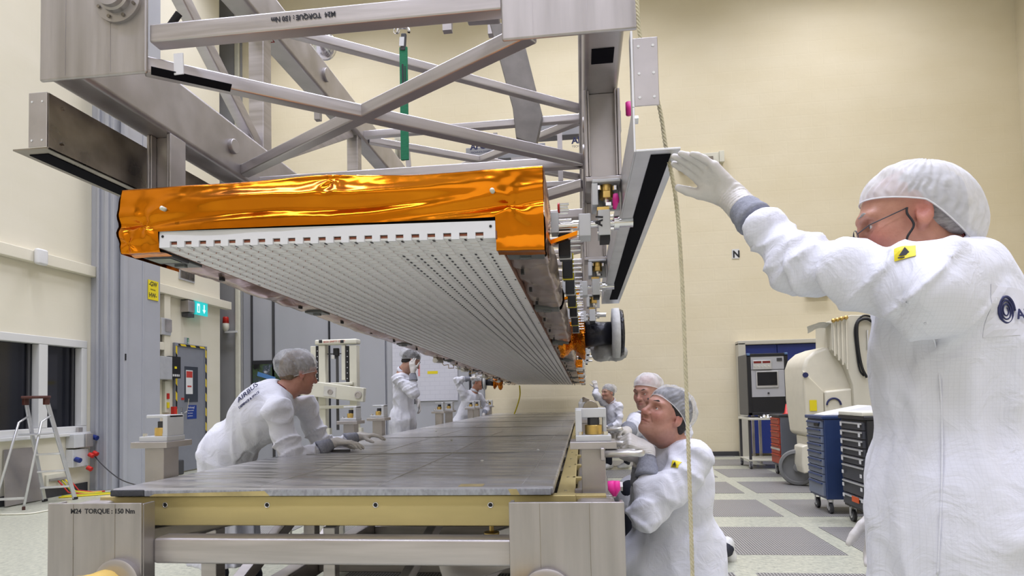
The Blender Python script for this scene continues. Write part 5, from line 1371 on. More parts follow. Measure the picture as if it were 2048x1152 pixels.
def hand_glove(root, wrist, palm_dir, palm_n, thumb_side, curls, mt=None, name='glove', k=1.0, spread=.10, thumb=(.7, .5), wrist_r=.030, cuff_len=.06, fore=None, step=.0032):
    """palm_dir: wrist -> knuckles, palm_n: out of the palm, thumb_side: towards the thumb. curls: 4 finger bends (radians per joint)"""
    d = V(palm_dir).normalized(); n = V(palm_n); n = (n - d*n.dot(d)).normalized(); s = V(thumb_side); s = (s - d*s.dot(d) - n*s.dot(n)).normalized()
    w_ = V(wrist); lo = w_-V((.26,)*3)*k; hi = w_+V((.26,)*3)*k
    g = SDF(lo, hi, step*k)
    L = .092*k
    for t in (-.030, -.010, .010, .030):
        g.cap(w_+d*.012*k+s*t*.75*k, w_+d*L*.93+s*t*k, .0145*k, .0125*k, .012*k)
    g.cap(w_+d*.02*k+s*.022*k+n*.006*k, w_+d*.055*k+s*.030*k+n*.012*k, .016*k, .014*k, .015*k)
    fl = [.076, .084, .078, .062]; off = [.031, .0105, -.0105, -.030]; fr = [.0098, .0100, .0096, .0085]
    tips = []
    for i in range(4):
        p = w_+d*L*(1.0 if i in (1, 2) else .95)+s*off[i]*k
        dir_ = (d + s*((1.5-i)*spread)).normalized()
        cu = curls[i]; cu = cu if hasattr(cu, '__len__') else (cu, cu*1.15, cu*.8)
        for j, (seg, r0, r1) in enumerate(((.46, 1.08, 1.0), (.30, 1.0, .93), (.24, .93, .80))):
            ax = dir_.cross(n).normalized()
            q = Quaternion(ax, cu[j]).to_matrix(); dn = q @ dir_; n2 = q @ n
            if j == 0: nn = n
            nn = q @ nn if j else q @ n
            dir_ = dn.normalized()
            e = p + dir_*fl[i]*seg*k; g.cap(p, e, fr[i]*r0*k, fr[i]*r1*k, .004*k); p = e
        tips.append(p)
    # thumb leaves the side of the palm near its base
    p = w_+d*.026*k+s*.026*k+n*.004*k; td = (s*thumb[0] + d*(1-thumb[0]*.5) + n*thumb[1]).normalized()
    e = p+td*.040*k; g.cap(p, e, .0165*k, .0135*k, .012*k); td2 = (td + d*.35).normalized(); e2 = e+td2*.032*k; g.cap(e, e2, .0125*k, .0115*k, .005*k)
    td3 = (td2+d*.15).normalized(); e3 = e2+td3*.026*k; g.cap(e2, e3, .0115*k, .0090*k, .004*k)
    fd = -d if fore is None else (V(fore)-w_).normalized()
    g.cap(w_+d*.02*k, w_+fd*.01, .028*k, wrist_r*k, .015*k, flat=n, fs=.85); g.cap(w_+fd*.0, w_+fd*cuff_len, wrist_r*k, wrist_r*1.08*k, .01)
    fdn = np.array(fd)
    def wr(x, y, z):
        t = (x-w_.x)*fdn[0]+(y-w_.y)*fdn[1]+(z-w_.z)*fdn[2]
        m = np.clip((t+.02)/.03, 0, 1); return m*.0016*np.sin(t*620+5*vnoise(x*25, y*25, z*25)) + .0007*vnoise(x*60, y*60, z*60)
    g.warp(wr)
    return g.build(name, mt or M['glove'], root), tips, e3
def cuff(root, w_, toward, r0=.036, r1=.047, length=.075, start=.035, n=30):
    d = (V(toward)-V(w_)).normalized(); a = V(w_)+d*start; mb = MB(); 
    prof = [(r0-.006, -.002), (r0, 0), (r0+.002, .004)]
    for i in range(9): t = i/8; prof.append((r0+(r1-r0)*t**.8 + .0012*math.sin(i*2.1), .005+length*t))
    prof.append((r1-.008, length+.006)); return mb.lathe(a, d, prof, n).build('cuff', M['cuff'], root, smooth=True)
def orient(f, u):
    f = V(f).normalized(); u = V(u); u = (u-f*u.dot(f)).normalized(); l = u.cross(f); m = Matrix((f, l, u)).transposed()
    return m, f, l, u
def m3l(m): return [[m[i][j] for j in range(3)] for i in range(3)]
def person(label, head, neck, sh, el, wr, pelvis, knees, ankles, fwd, hem, group=None, skin=(.52, .30, .22), ruddy=(.55, .19, .14), stub=0., step=.016, hstep=.004,
           coat_step=.011, sleeve=(.078, .066, .056), chest_r=(.135, .185, .20), belly=.0, skirt_r=(.19, .24), hem_n=(0, 0, -1), amp=.02, seed=0, jowl=0., toes=None,
           torso_extra=(), hide_hands=(False, False), shoe=None, brow=None, collar_up=None, foot_dir=None, skirt_pts=None, cuffs=(True, True), nose=1.0):
    """sh, el, wr, knees, ankles = (left, right)"""
    root = thing('person', (pelvis[0], pelvis[1], 0), label, 'person', group)
    h = head; nk = V(neck); pel = V(pelvis); fw = V(fwd).normalized()
    up_t = (nk-pel).normalized(); m, f_, l_, u_ = orient(fw - up_t*fw.dot(up_t), up_t)
    allp = [V(p) for p in (*sh, *el, *wr, *knees, *ankles)] + [nk, pel, h.c]
    lo = V([min(p[i] for p in allp)-.17 for i in range(3)]); hi = V([max(p[i] for p in allp)+.17 for i in range(3)]); lo.z = -.01
    hz = (h.c-V((.15,)*3)*h.k, h.c+V((.15,)*3)*h.k, hstep)
    g = SDF(lo, hi, step, [hz])
    chest = nk.lerp(pel, .30); belly_c = nk.lerp(pel, .62)
    g.ell(chest, (.105, .155, .20), m3l(m), .05); g.ell(belly_c+f_*.01, (.11+belly*.5, .14, .18), m3l(m), .06); g.ell(pel, (.115, .155, .13), m3l(m), .06)
    for i in (0, 1):
        S_, E_, W_ = V(sh[i]), V(el[i]), V(wr[i]); g.cap(nk-u_*.03, S_, .045, .042, .04); g.cap(S_, E_, .042, .036, .03); g.cap(E_, W_, .036, .026, .02)
        K_, A_ = V(knees[i]), V(ankles[i]); s_ = 1 if i == 0 else -1; H_ = pel + l_*.09*s_ - u_*.05
        g.cap(H_, K_, .082, .058, .04); g.cap(K_, A_, .056, .040, .03)
    add_head(g, h, nk, jowl=jowl, nose=nose)
    g.build('body', M['skin'], root, color=skin_color(h, skin, ruddy, stub))
    add_face_parts(root, h, brow or M['hair_grey'], None)
    # trousers and shoes
    lo2 = V([min(pel[i], *[V(a)[i] for a in (*knees, *ankles)])-.16 for i in range(3)]); hi2 = V([max(pel[i], *[V(a)[i] for a in (*knees, *ankles)])+.16 for i in range(3)]); lo2.z = max(lo2.z, -.01)
    g = SDF(lo2, hi2, .014); segs = []
    for i in (0, 1):
        K_, A_ = V(knees[i]), V(ankles[i]); s_ = 1 if i == 0 else -1; H_ = pel + l_*.09*s_ - u_*.05
        g.cap(H_, K_, .098, .076, .03); g.cap(K_, A_, .074, .062, .03); segs += [(H_, K_, 9, 3, .008, .12), (K_, A_, 10, 3, .009, .1)]
    g.warp(cloth_folds(segs, .008, seed)); g.build('trousers', M['trousers'], root)
    for i in (0, 1):
        A_ = V(ankles[i]); K_ = V(knees[i]); 
        fd = V(foot_dir[i]) if foot_dir else V((fw.x, fw.y, 0)).normalized()
        fd.normalize(); dn = (A_-K_).normalized(); dn = (dn-fd*dn.dot(fd)).normalized(); a0 = A_+dn*.045
        g = SDF(a0-V((.26,)*3), a0+V((.26,)*3), .009)
        g.cap(a0-fd*.04, a0+fd*.06, .044, .046, .03); g.cap(a0+fd*.06+dn*.012, a0+fd*.16+dn*.02, .046, .034, .03, flat=dn, fs=.8); g.cap(A_, a0-fd*.03, .05, .048, .03)
        g.plane_cut(a0+dn*.05, dn); g.build('shoe', shoe or M['shoe_w'], root)
    # coat
    pts = [V(p) for p in (*sh, *el, *wr)] + [nk, pel] + [V(p) for p in (skirt_pts or [pel])]
    lo3 = V([min(p[i] for p in pts)-.34 for i in range(3)]); hi3 = V([max(p[i] for p in pts)+.34 for i in range(3)]); lo3.z = max(.02, hem-.06); hi3.z = max(p[2] for p in pts)+.16
    g = SDF(lo3, hi3, coat_step)
    g.ell(chest, chest_r, m3l(m), .06); g.ell(belly_c+f_*(.01+belly*.5), (.14+belly, .175, .22), m3l(m), .08); g.ell(pel, (.155+belly*.6, .19, .17), m3l(m), .08)
    folds = [(nk, pel, 5, 3.5, .008, .25)]
    for i in (0, 1):
        S_, E_, W_ = V(sh[i]), V(el[i]), V(wr[i])
        g.cap(nk-u_*.045, S_-u_*.0, .062, .068, .05); d = (E_-W_).normalized(); We = W_+d*(.088+sleeve[2])
        mid = S_.lerp(E_, .5)
        g.cap(S_, E_, sleeve[0], sleeve[1], .03); g.cap(E_, We, sleeve[1], sleeve[2], .03); g.cap(We, We+d*.04, sleeve[2]*.96, sleeve[2]*1.04, .01)
        folds += [(S_, E_, 13, 4, .012, .12), (E_, We, 17, 4, .012, .10)]
    bot = V((pel.x, pel.y, hem-.05)) if skirt_pts is None else None
    if skirt_pts is None: g.cap(pel, bot, skirt_r[0], skirt_r[1], .08, flat=f_, fs=.85); folds.append((pel, bot, 1.3, 11, .012, .3))
    else:
        for (a, b, r0, r1) in [(pel, V(p), skirt_r[0]*.85, skirt_r[1]*.75) for p in skirt_pts]: g.cap(a, b, r0, r1, .08); folds.append((a, b, 5, 5, .010, .25))
    for ex in torso_extra: g.cap(*ex)
    g.warp(cloth_folds(folds, amp, seed))
    for i in (0, 1):   # open the sleeve ends and the collar
        E_, W_ = V(el[i]), V(wr[i]); d = (W_-E_).normalized(); 
    g.plane_cut((0, 0, hem), (0, 0, -1))
    nd = (h.p(-.03, 0, -.06)-nk).normalized(); 
    g.cap(nk+nd*.03, nk+nd*.20, .058*h.k, .07*h.k, .01, sub=True)
    ct = g.build('coat', M['coat'], root, relax=1)
    a = nk + nd*.005; MB().lathe(a, nd, [(.062, -.01), (.077*h.k, .0), (.074*h.k, .022), (.068*h.k, .038), (.064*h.k, .040), (.066*h.k, .02), (.064, -.01)], 36).build('collar', M['coat'], ct, smooth=True)
    MB().lathe(a+nd*.03, nd, [(.058*h.k, -.02), (.0625*h.k, .005), (.060*h.k, .016), (.056*h.k, .016)], 30).build('shirt_collar', M['shirt'], root, smooth=True)
    for i in (0, 1):
        if cuffs[i]: cuff(root, wr[i], el[i], r0=.034, r1=sleeve[2]*.92, length=.085, start=.030)
    return root, ct, (m, f_, l_, u_)
def two_seg(a, b, L1, L2, bend):
    """elbow or knee between a and b, pushed towards bend"""
    a, b = V(a), V(b); d = b-a; D = d.length; 
    if D > (L1+L2)*.995: return a.lerp(b, L1/(L1+L2))
    x = (L1*L1-L2*L2+D*D)/(2*D); hgt = math.sqrt(max(L1*L1-x*x, 0)); n = V(bend); u = d.normalized(); n = (n-u*n.dot(u)).normalized()
    return a + u*x + n*hgt
def patch(root, c, right, up, w_, h_, mt, name='label', th=.0012):
    r = V(right).normalized(); u = V(up); u = (u-r*u.dot(r)).normalized(); n = r.cross(u)
    return MB().obox(c, w_/2, h_/2, th, Matrix((r, u, n)).transposed()).build(name, mt, root), (r, u, n)
def cloth_patch(o, c, n, right, up, w_, h_, mt, name='label', lift=.0012, th=.0012, m_=8, poly=None):
    """a label that follows the cloth it is sewn on"""
    r = V(right).normalized(); u = V(up); u = (u-r*u.dot(r)).normalized(); n = r.cross(u)
    if n.dot(V(n)) < 0: n = -n
    g_ = []; 
    for j in range(m_+1):
        for i in range(m_+1):
            q = V(c) + r*(w_*(i/m_-.5)) + u*(h_*(j/m_-.5)); p_, _ = surf(o, q+n*.05, -n, lift)
            if p_ is None or (p_-q).length > .06: p_ = q
            g_.append(p_)
    N = len(g_); vs = g_ + [p_+n*th for p_ in g_]; W = m_+1
    fs = [(N+j*W+i, N+j*W+i+1, N+(j+1)*W+i+1, N+(j+1)*W+i) for j in range(m_) for i in range(m_)]
    rim = [i for i in range(W)] + [j*W+m_ for j in range(1, W)] + [m_*W+i for i in range(m_-1, -1, -1)] + [j*W for j in range(m_-1, 0, -1)]
    fs += [(rim[k], rim[(k+1) % len(rim)], N+rim[(k+1) % len(rim)], N+rim[k]) for k in range(len(rim))]
    return MB().add(vs, fs).build(name, mt, o, smooth=False), (r, u, n)
def esd_patch(o, c, right, up, s=.034):
    n = V(right).cross(V(up)); p_, (r, u, n) = cloth_patch(o, c, n, right, up, s, s*.85, M['yellow'], 'esd_label')
    q, _ = surf(o, V(c)+n*.04, -n, .0030); b = q or V(c)+n*.003
    MB().prism([b+r*-s*.30-u*s*.22, b+r*s*.30-u*s*.22, b+u*s*.30], n*.0005).build('triangle', M['ink'], p_)
    MB().obox(b-u*s*.33, s*.34, s*.035, .0004, Matrix((r, u, n)).transposed()).build('print', M['ink'], p_)
    return p_
def spiral(root, c, right, up, R0, mt, name='logo_spiral', turns=3.2):
    r, u = V(right).normalized(), V(up).normalized(); n = r.cross(u); mb = MB(); pts = []; rr = []
    for i in range(90):
        t = i/89; a = turns*2*PI*t; q = R0*(1-.78*t); pts.append(V(c)+r*math.cos(a)*q*.72+u*math.sin(a)*q+n*.001); rr.append(R0*.10*(1-.6*t))
    return mb.tube(pts, rr, 6).build(name, mt, root, smooth=True)
def surf(o, origin, direction, lift=.0015):
    """first point of the built mesh along a ray (to sit labels and badges on cloth)"""
    dg = bpy.context.evaluated_depsgraph_get(); inv = o.matrix_world.inverted() if False else (o.matrix_parent_inverse).inverted()
    me = o.data
    from mathutils.bvhtree import BVHTree
    key = '_bvh_'+o.name
    if key not in globals(): globals()[key] = BVHTree.FromPolygons([v.co for v in me.vertices], [tuple(p.vertices) for p in me.polygons])
    hit = globals()[key].ray_cast(V(origin), V(direction).normalized())
    if hit[0] is None: return None, None
    return hit[0]+hit[1]*lift, hit[1]
CAM = V((0, 0, CAMZ))
def surf_px(o, px, py): return surf(o, CAM, RM @ V(((px-CX)/F_PX, -(py-CY)/F_PX, -1)))
def wrap_text(name, s, o, px0, py0, px1, py1, size, mt, parent):
    """lettering laid on the cloth between two photo points"""
    a, n0 = surf_px(o, px0, py0); b, n1 = surf_px(o, px1, py1)
    if a is None or b is None: return
    r = (b-a).normalized(); n = n0.lerp(n1, .5); u = n.cross(r).normalized(); return text(name, s, a+n*.006, r, u, size, mt, parent, depth=.0005, bold=.0006)

# ---------------- man in the foreground, right
H1 = Head(P(1818, 442, Y=1.46), (-.965, .24, -.10), (-.05, .03, 1), .97)
nk = V(P(1885, 512, Y=1.50)); S1 = V(P(1858, 586, Y=1.30)); W1 = V(P(1463, 393, Y=1.735)); E1 = two_seg(S1, W1, .335, .302, (0, -.1, -1))
pel = V((nk.x-.0, 1.50, .98)); SR = nk+V((.02, .19, -.10)); WR = V(P(1772, 1015, Y=1.66)); ER = two_seg(SR, WR, .30, .27, (1, .3, 0))
KX = pel.x
r1, c1, fr1 = person('elderly man in white coat and hair net reaching up to the rail, right foreground', H1, nk, (S1, SR), (E1, ER), (W1, WR), pel,
    ((KX-.02, 1.40, .50), (KX-.01, 1.62, .50)), ((KX+.01, 1.39, .09), (KX+.02, 1.63, .09)), (-.97, .22, 0), .36, skin=(.50, .245, .165), ruddy=(.52, .14, .10), hstep=.0030, coat_step=.0078,
    sleeve=(.086, .068, .054), chest_r=(.16, .19, .22), skirt_r=(.20, .27), amp=.022, seed=2, jowl=1, hide_hands=(True, True), nose=1.03,
    torso_extra=((S1+V((.02, .03, .02)), nk+V((.03, 0, -.12)), .085, .10, .06),))
hand_glove(r1, W1, V(P(1393, 328, Y=1.715))-W1, (-.50, -.42, -.60), V(P(1368, 360, Y=1.71))-V(P(1413, 310, Y=1.71)), ((.10, .18, .15), (.12, .2, .15), (.14, .22, .2), (.18, .25, .2)), k=1.12, spread=.0, thumb=(.42, .35), fore=E1, wrist_r=.033, step=.0028)
hand_glove(r1, WR, (-.1, 0, -1), (-.3, -.9, 0), (-1, .2, 0), (.4, .4, .45, .5), fore=ER, step=.005)
hair(r1, H1, M['hair_grey'], r=(.099, .0775, .087), c=(-.018, 0, .036))
hair_net(r1, H1, M['net'], puff=.011, back=.020, tilt=.38, seed=1, cov=1.66, n=200, m=64, droop=.085)
# spectacles with a cord
gl = MB(); k = H1
for sy in (1, -1):
    cc = k.p(.118, .027*sy, -.024); gl.torus(cc, k.R @ V((1, .12*sy, 0)), .0175, .0011, n=28, m=6)
    gl.tube([k.p(.117, .044*sy, -.018), k.p(.095, .070*sy, -.008), k.p(.02, .080*sy, .012)], .0012, 6)
gl.tube([k.p(.120, .010, -.018), k.p(.124, 0, -.014), k.p(.120, -.010, -.018)], .0011, 6)
sp_ = gl.build('spectacles', M['dark_grey'], r1, smooth=True)
lm, t_, b_ = nt('lens_glass'); b_.inputs['Transmission Weight'].default_value = 1; b_.inputs['Roughness'].default_value = .02; b_.inputs['IOR'].default_value = 1.15; b_.inputs['Base Color'].default_value = (.95, .95, .95, 1)
for sy in (1, -1): MB().cyl(k.p(.1175, .027*sy, -.024), k.p(.1190, .027*sy, -.024), .017, n=24).build('lens', lm, sp_)
MB().tube(catmull([k.p(.02, .081, .012), k.p(.022, .083, -.002), k.p(.014, .085, -.03), k.p(.030, .084, -.055), k.p(.032, .082, -.08), k.p(.02, .080, -.11)], 8), .0024, 7).build('spectacle_cord', M['black'], r1, smooth=True)
wk = MB()   # brow wrinkles
q, n_ = surf_px(c1, 1810, 505)
if q: r_ = V((0, 0, 1)).cross(n_).normalized(); esd_patch(c1, q, r_, n_.cross(r_), .036)
q, n_ = surf_px(c1, 2010, 622)
if q:
    r_ = V((0, 0, 1)).cross(n_).normalized(); spiral(c1, q, r_, (0, 0, 1), .030, M['navy_ink'])
    cloth_patch(c1, q+r_*.02, n_, r_, n_.cross(r_), .13, .10, mat_('coat_badge', (.72, .72, .78, 1), rough=.7), 'badge', .0004, .0006)
wrap_text('lettering', 'AIRBUS', c1, 2028, 640, 2044, 640, .03, M['navy_ink'], c1)
# seam down the side and elastic waist gathers
sm_ = []
for px, py in ((1850, 645), (1872, 690), (1880, 760), (1884, 860), (1884, 960), (1880, 1060), (1876, 1150)):
    q, n_ = surf_px(c1, px, py)
    if q: sm_.append(q)
if len(sm_) > 2: MB().tube(catmull([V(p) for p in sm_], 6), .0022, 6).build('side_seam', M['coat'], c1, smooth=True)

# ---------------- kneeling man at the stand
H2 = Head(P(1331, 831, Y=2.74), (-.68, -.50, .46), (.40, .12, .88), 1.0)
nk = V(P(1352, 888, Y=2.80)); S_l = V(P(1388, 925, Y=2.62)); W_l = V(P(1295, 900, Y=2.64)); E_l = two_seg(S_l, W_l, .30, .27, (-.1, -.5, -1))
S_r = V(P(1335, 925, Y=2.98)); W_r = V(P(1279, 918, Y=2.80)); E_r = V(P(1287, 1025, Y=2.88)); pel = V(P(1362, 1105, Y=2.84))
kl, kr = V(P(1352, 1310, Y=2.62)), V(P(1272, 1125, Y=2.84))
r2, c2, fr2 = person('kneeling young man in white coat looking up, gripping a steel handle of the stand', H2, nk, (S_l, S_r), (E_l, E_r), (W_l, W_r), pel,
    (kl, kr), ((kl.x+.30, kl.y+.06, .10), (kr.x+.04, kr.y, .10)), (-.9, -.2, 0), .10, skin=(.53, .275, .205), ruddy=(.50, .17, .14), stub=.25, coat_step=.0095, hstep=.0035,
    sleeve=(.085, .078, .055), chest_r=(.16, .19, .20), belly=.02, skirt_r=(.20, .23), amp=.019, seed=5, skirt_pts=[(kl.x+.05, kl.y+.05, .18), (kr.x+.06, kr.y, kr.z-.02), (pel.x+.03, pel.y, .15)],
    brow=M['hair_dark'], shoe=M['black'], jowl=.5, foot_dir=[(0, .05, -1), (-1, -.1, 0)])
hand_glove(r2, W_l, V(P(1266, 884, Y=2.62))-W_l, (-.2, .55, -.75), (-.7, .1, .5), (1.2, 1.25, 1.3, 1.3), k=1.05, spread=.03, thumb=(.5, .75), fore=E_l, step=.0035)
hand_glove(r2, W_r, V((-.45, -.25, .6)), (-.7, .2, -.5), (0, -1, 0), (1.1, 1.1, 1.2, 1.2), fore=E_r, step=.005)
hair(r2, H2, M['hair_dark'], r=(.107, .082, .097), c=(-.011, 0, .036))
hair_net(r2, H2, M['net_thin'], puff=.017, back=.008, tilt=.38, seed=4, cov=1.74, n=150, m=50)
q, n_ = surf_px(c2, 1350, 928)
if q: r_ = V((0, 0, 1)).cross(n_).normalized(); esd_patch(c2, q, r_, n_.cross(r_), .034)
wrap_text('lettering', 'AIRBUS', c2, 1308, 887, 1329, 873, .013, M['ink'], c2)
wrap_text('lettering', 'DEFENCE & SPACE', c2, 1311, 892, 1333, 877, .006, M['ink'], c2)

# ---------------- bald man behind him
H3 = Head(P(1294, 785, Y=4.05), (-.60, -.80, -.06), (.05, .02, 1), .94)
nk = V(P(1308, 815, Y=4.12)); S_l = V(P(1345, 838, Y=4.02)); S_r = V(P(1282, 842, Y=4.2)); W_r = V(P(1252, 864, Y=3.52)); W_l = V(P(1330, 940, Y=3.8))
E_r = two_seg(S_r, W_r, .30, .30, (0, -.2, -1)); E_l = two_seg(S_l, W_l, .30, .27, (.6, 0, -1)); pel = V(P(1345, 985, Y=4.3))
kr = V(P(1262, 985, Y=3.95)); kl = V((pel.x, 4.15, .09))
r3, c3, fr3 = person('balding man in hair net crouching right behind the kneeling young man', H3, nk, (S_l, S_r), (E_l, E_r), (W_l, W_r), pel, (kl, kr), ((P(1447, 1060, Y=4.75).x, 4.72, .09), (kr.x-.0, kr.y+.05, .09)), (-.5, -.85, 0), .12,
    skin=(.52, .28, .21), ruddy=(.5, .2, .16), stub=.7, seed=8, skirt_pts=[(kr.x+.05, kr.y+.05, kr.z-.05), (pel.x, pel.y, .2)], skirt_r=(.2, .22), brow=M['hair_dark'], foot_dir=[(.1, -.1, -1), (-.5, -.8, 0)])
hand_glove(r3, W_r, V(P(1232, 858, Y=3.44))-W_r, (0, .3, -1), (-.2, -.6, .3), (.9, .95, 1.0, 1.0), fore=E_r, step=.0045)
hand_glove(r3, W_l, (-.3, -.3, -.6), (-1, 0, 0), (0, -1, 0), (.7, .7, .8, .8), fore=E_l, step=.006)
hair(r3, H3, mat_('bald_scalp', (.50, .30, .24, 1), rough=.5), r=(.099, .0775, .087), c=(-.018, 0, .036))
hair_net(r3, H3, M['net_mid'], puff=.012, back=.02, tilt=.30, seed=6, cov=1.62, n=110, m=36)

# ---------------- man far back with a raised arm
H4 = Head(P(1216, 785, Y=10.6), (-.75, -.62, .05), (0, 0, 1), 1.08)
nk = V(P(1222, 802, Y=10.7)); S_r = V(P(1208, 806, Y=10.7)); S_l = V(P(1238, 812, Y=10.6)); W_r = V(P(1193, 776, Y=10.75)); E_r = V(P(1206, 803, Y=10.5)); W_l = V(P(1212, 855, Y=10.4)); E_l = two_seg(S_l, W_l, .3, .27, (.5, 0, -1))
E_r = two_seg(S_r, W_r, .30, .28, (-.2, -1, -.3))
pel = V(P(1232, 885, Y=10.8)); kl, kr = V(P(1255, 890, Y=10.35)), V(P(1215, 885, Y=10.4))
r4, c4, _ = person('small distant man squatting, right arm raised to the far end of the antenna', H4, nk, (S_l, S_r), (E_l, E_r), (W_l, W_r), pel, (kl, kr), ((kl.x+.0, kl.y+.22, .10), (kr.x+.02, kr.y+.10, .10)), (-.7, -.6, 0), .28,
    hstep=.006, coat_step=.014, seed=9, skirt_pts=[(kr.x+.03, kr.y+.05, kr.z), (kl.x-.1, kl.y+.1, kl.z)], skirt_r=(.18, .2), brow=M['hair_grey'])
hand_glove(r4, W_r, (-.25, .0, 1), (-.3, .2, 1), (0, -1, 0), (.5, .5, .5, .5), fore=E_r, step=.006)
hand_glove(r4, W_l, (-.6, -.3, -.5), (0, 0, -1), (0, -1, 0), (.6, .6, .6, .6), fore=E_l, step=.007)
hair(r4, H4, M['hair_grey']); hair_net(r4, H4, M['net_thin'], puff=.018, seed=3, n=80, m=26)

# ---------------- man leaning over the table on the left
H5 = Head(P(597, 745, Y=3.62), (.64, .74, -.16), (.16, .05, 1), 1.04)
nk = V(P(560, 790, Y=3.56)); S_r = V(P(555, 822, Y=3.38)); S_l = V(P(610, 812, Y=3.78)); W_r = V(P(672, 884, Y=3.62)); W_l = V(P(722, 872, Y=4.1))
E_r = two_seg(S_r, W_r, .31, .29, (-.2, -.2, -1)); E_l = two_seg(S_l, W_l, .31, .29, (0, .2, -1)); pel = V(P(452, 905, Y=3.62))
r5, c5, fr5 = person('man in white coat and pale hair net bending over the left edge of the table', H5, nk, (S_l, S_r), (E_l, E_r), (W_l, W_r), pel, ((pel.x+.03, 3.78, .47), (pel.x+.0, 3.52, .47)), ((pel.x+.08, 3.80, .09), (pel.x+.02, 3.50, .09)),
    (.85, .40, 0), .27, skin=(.53, .26, .19), ruddy=(.55, .17, .13), seed=12, coat_step=.0095, sleeve=(.092, .076, .058), chest_r=(.175, .20, .22), skirt_r=(.18, .24), amp=.019, brow=M['hair_grey'],
    hstep=.004)
hand_glove(r5, W_r, (1, .15, -.05), (0, 0, -1), (0, 1, 0), (.25, .25, .3, .3), fore=E_r, step=.004)
hand_glove(r5, W_l, (1, .15, .05), (0, 0, -1), (0, -1, 0), (.25, .25, .3, .3), fore=E_l, step=.004)
hair(r5, H5, M['hair_blond']); hair_net(r5, H5, M['net_thin'], puff=.022, back=.020, tilt=.42, seed=9, cov=1.98, n=160, m=54)
wrap_text('lettering', 'AIRBUS', c5, 478, 806, 500, 787, .05, M['navy_ink'], c5)
wrap_text('lettering', 'DEFENCE & SPACE', c5, 480, 818, 505, 798, .02, M['navy_ink'], c5)
wrap_text('lettering', 'AIRBUS', c5, 563, 768, 574, 785, .014, M['navy_ink'], c5)
q, n_ = surf_px(c5, 603, 797)
MB().box((-1.72, 3.60, .941), (-1.42, 3.62, .955)).build('marker_pen', M['dark_grey'])
pen = bpy.data.objects['marker_pen']; tag(pen, 'dark marker pen lying on the table edge under the bending man', 'pen')

# ---------------- man holding his head, left of the table
H6 = Head(P(822, 722, Y=7.50), (.75, .45, -.42), (.35, .25, .85), 1.08)
nk = V(P(805, 744, Y=7.50)); S_r = V(P(795, 757, Y=7.35)); S_l = V(P(815, 755, Y=7.70)); W_r = V(P(826, 742, Y=7.32)); W_l = V(P(836, 803, Y=7.65))
E_r = two_seg(S_r, W_r, .30, .28, (.9, -.25, -.7)); E_l = two_seg(S_l, W_l, .30, .28, (-.6, .6, -.3)); pel = V(P(806, 842, Y=7.50))
r6, c6, _ = person('standing man in white coat by the wall plan, hand pressed to his head', H6, nk, (S_l, S_r), (E_l, E_r), (W_l, W_r), pel, ((pel.x, 7.6, .5), (pel.x, 7.38, .5)), ((pel.x, 7.6, .09), (pel.x, 7.38, .09)), (.85, .4, 0), .38,
    hstep=.006, coat_step=.012, seed=14, sleeve=(.085, .075, .06), brow=M['hair_dark'])
hand_glove(r6, W_r, (-.15, .1, 1), (.2, .9, 0), (1, 0, .2), (.3, .3, .35, .35), fore=E_r, step=.005)
hand_glove(r6, W_l, (.3, -.2, -.9), (-.8, -.5, -.2), (.3, -1, .2), (.3, .3, .35, .35), fore=E_l, step=.006)
hair(r6, H6, M['hair_dark']); hair_net(r6, H6, M['net_thin'], puff=.022, seed=13, n=90, m=30)

# ---------------- man looking under the far left edge of the antenna
H7 = Head(P(957, 765, Y=10.90), (.80, -.25, -.20), (.25, .05, 1), 1.0)
nk = V(P(948, 783, Y=10.90)); S_r = V(P(928, 790, Y=10.78)); S_l = V(P(955, 792, Y=11.10)); W_r = V(P(944, 757, Y=10.75)); W_l = V(P(967, 830, Y=11.00))
E_r = two_seg(S_r, W_r, .30, .28, (-1, -.2, .4)); E_l = two_seg(S_l, W_l, .3, .28, (.2, .5, -.1)); pel = V(P(921, 850, Y=10.90))
r7, c7, _ = person('stooping man in white coat peering under the far left edge of the antenna', H7, nk, (S_l, S_r), (E_l, E_r), (W_l, W_r), pel, ((pel.x, 11.0, .46), (pel.x, 10.78, .46)), ((pel.x, 11.0, .09), (pel.x, 10.78, .09)), (.9, -.3, 0), .38,
    hstep=.006, coat_step=.013, seed=17, skin=(.55, .27, .18), brow=M['hair_grey'])
hand_glove(r7, W_r, (.8, 0, .5), (.3, 0, -1), (0, -1, 0), (.4, .4, .4, .4), fore=E_r, step=.006)
hand_glove(r7, W_l, (.1, 0, -1), (-1, 0, 0), (0, -1, 0), (.4, .4, .4, .4), fore=E_l, step=.007)
hair(r7, H7, M['hair_grey']); hair_net(r7, H7, M['net'], puff=.014, seed=19, n=80, m=26)
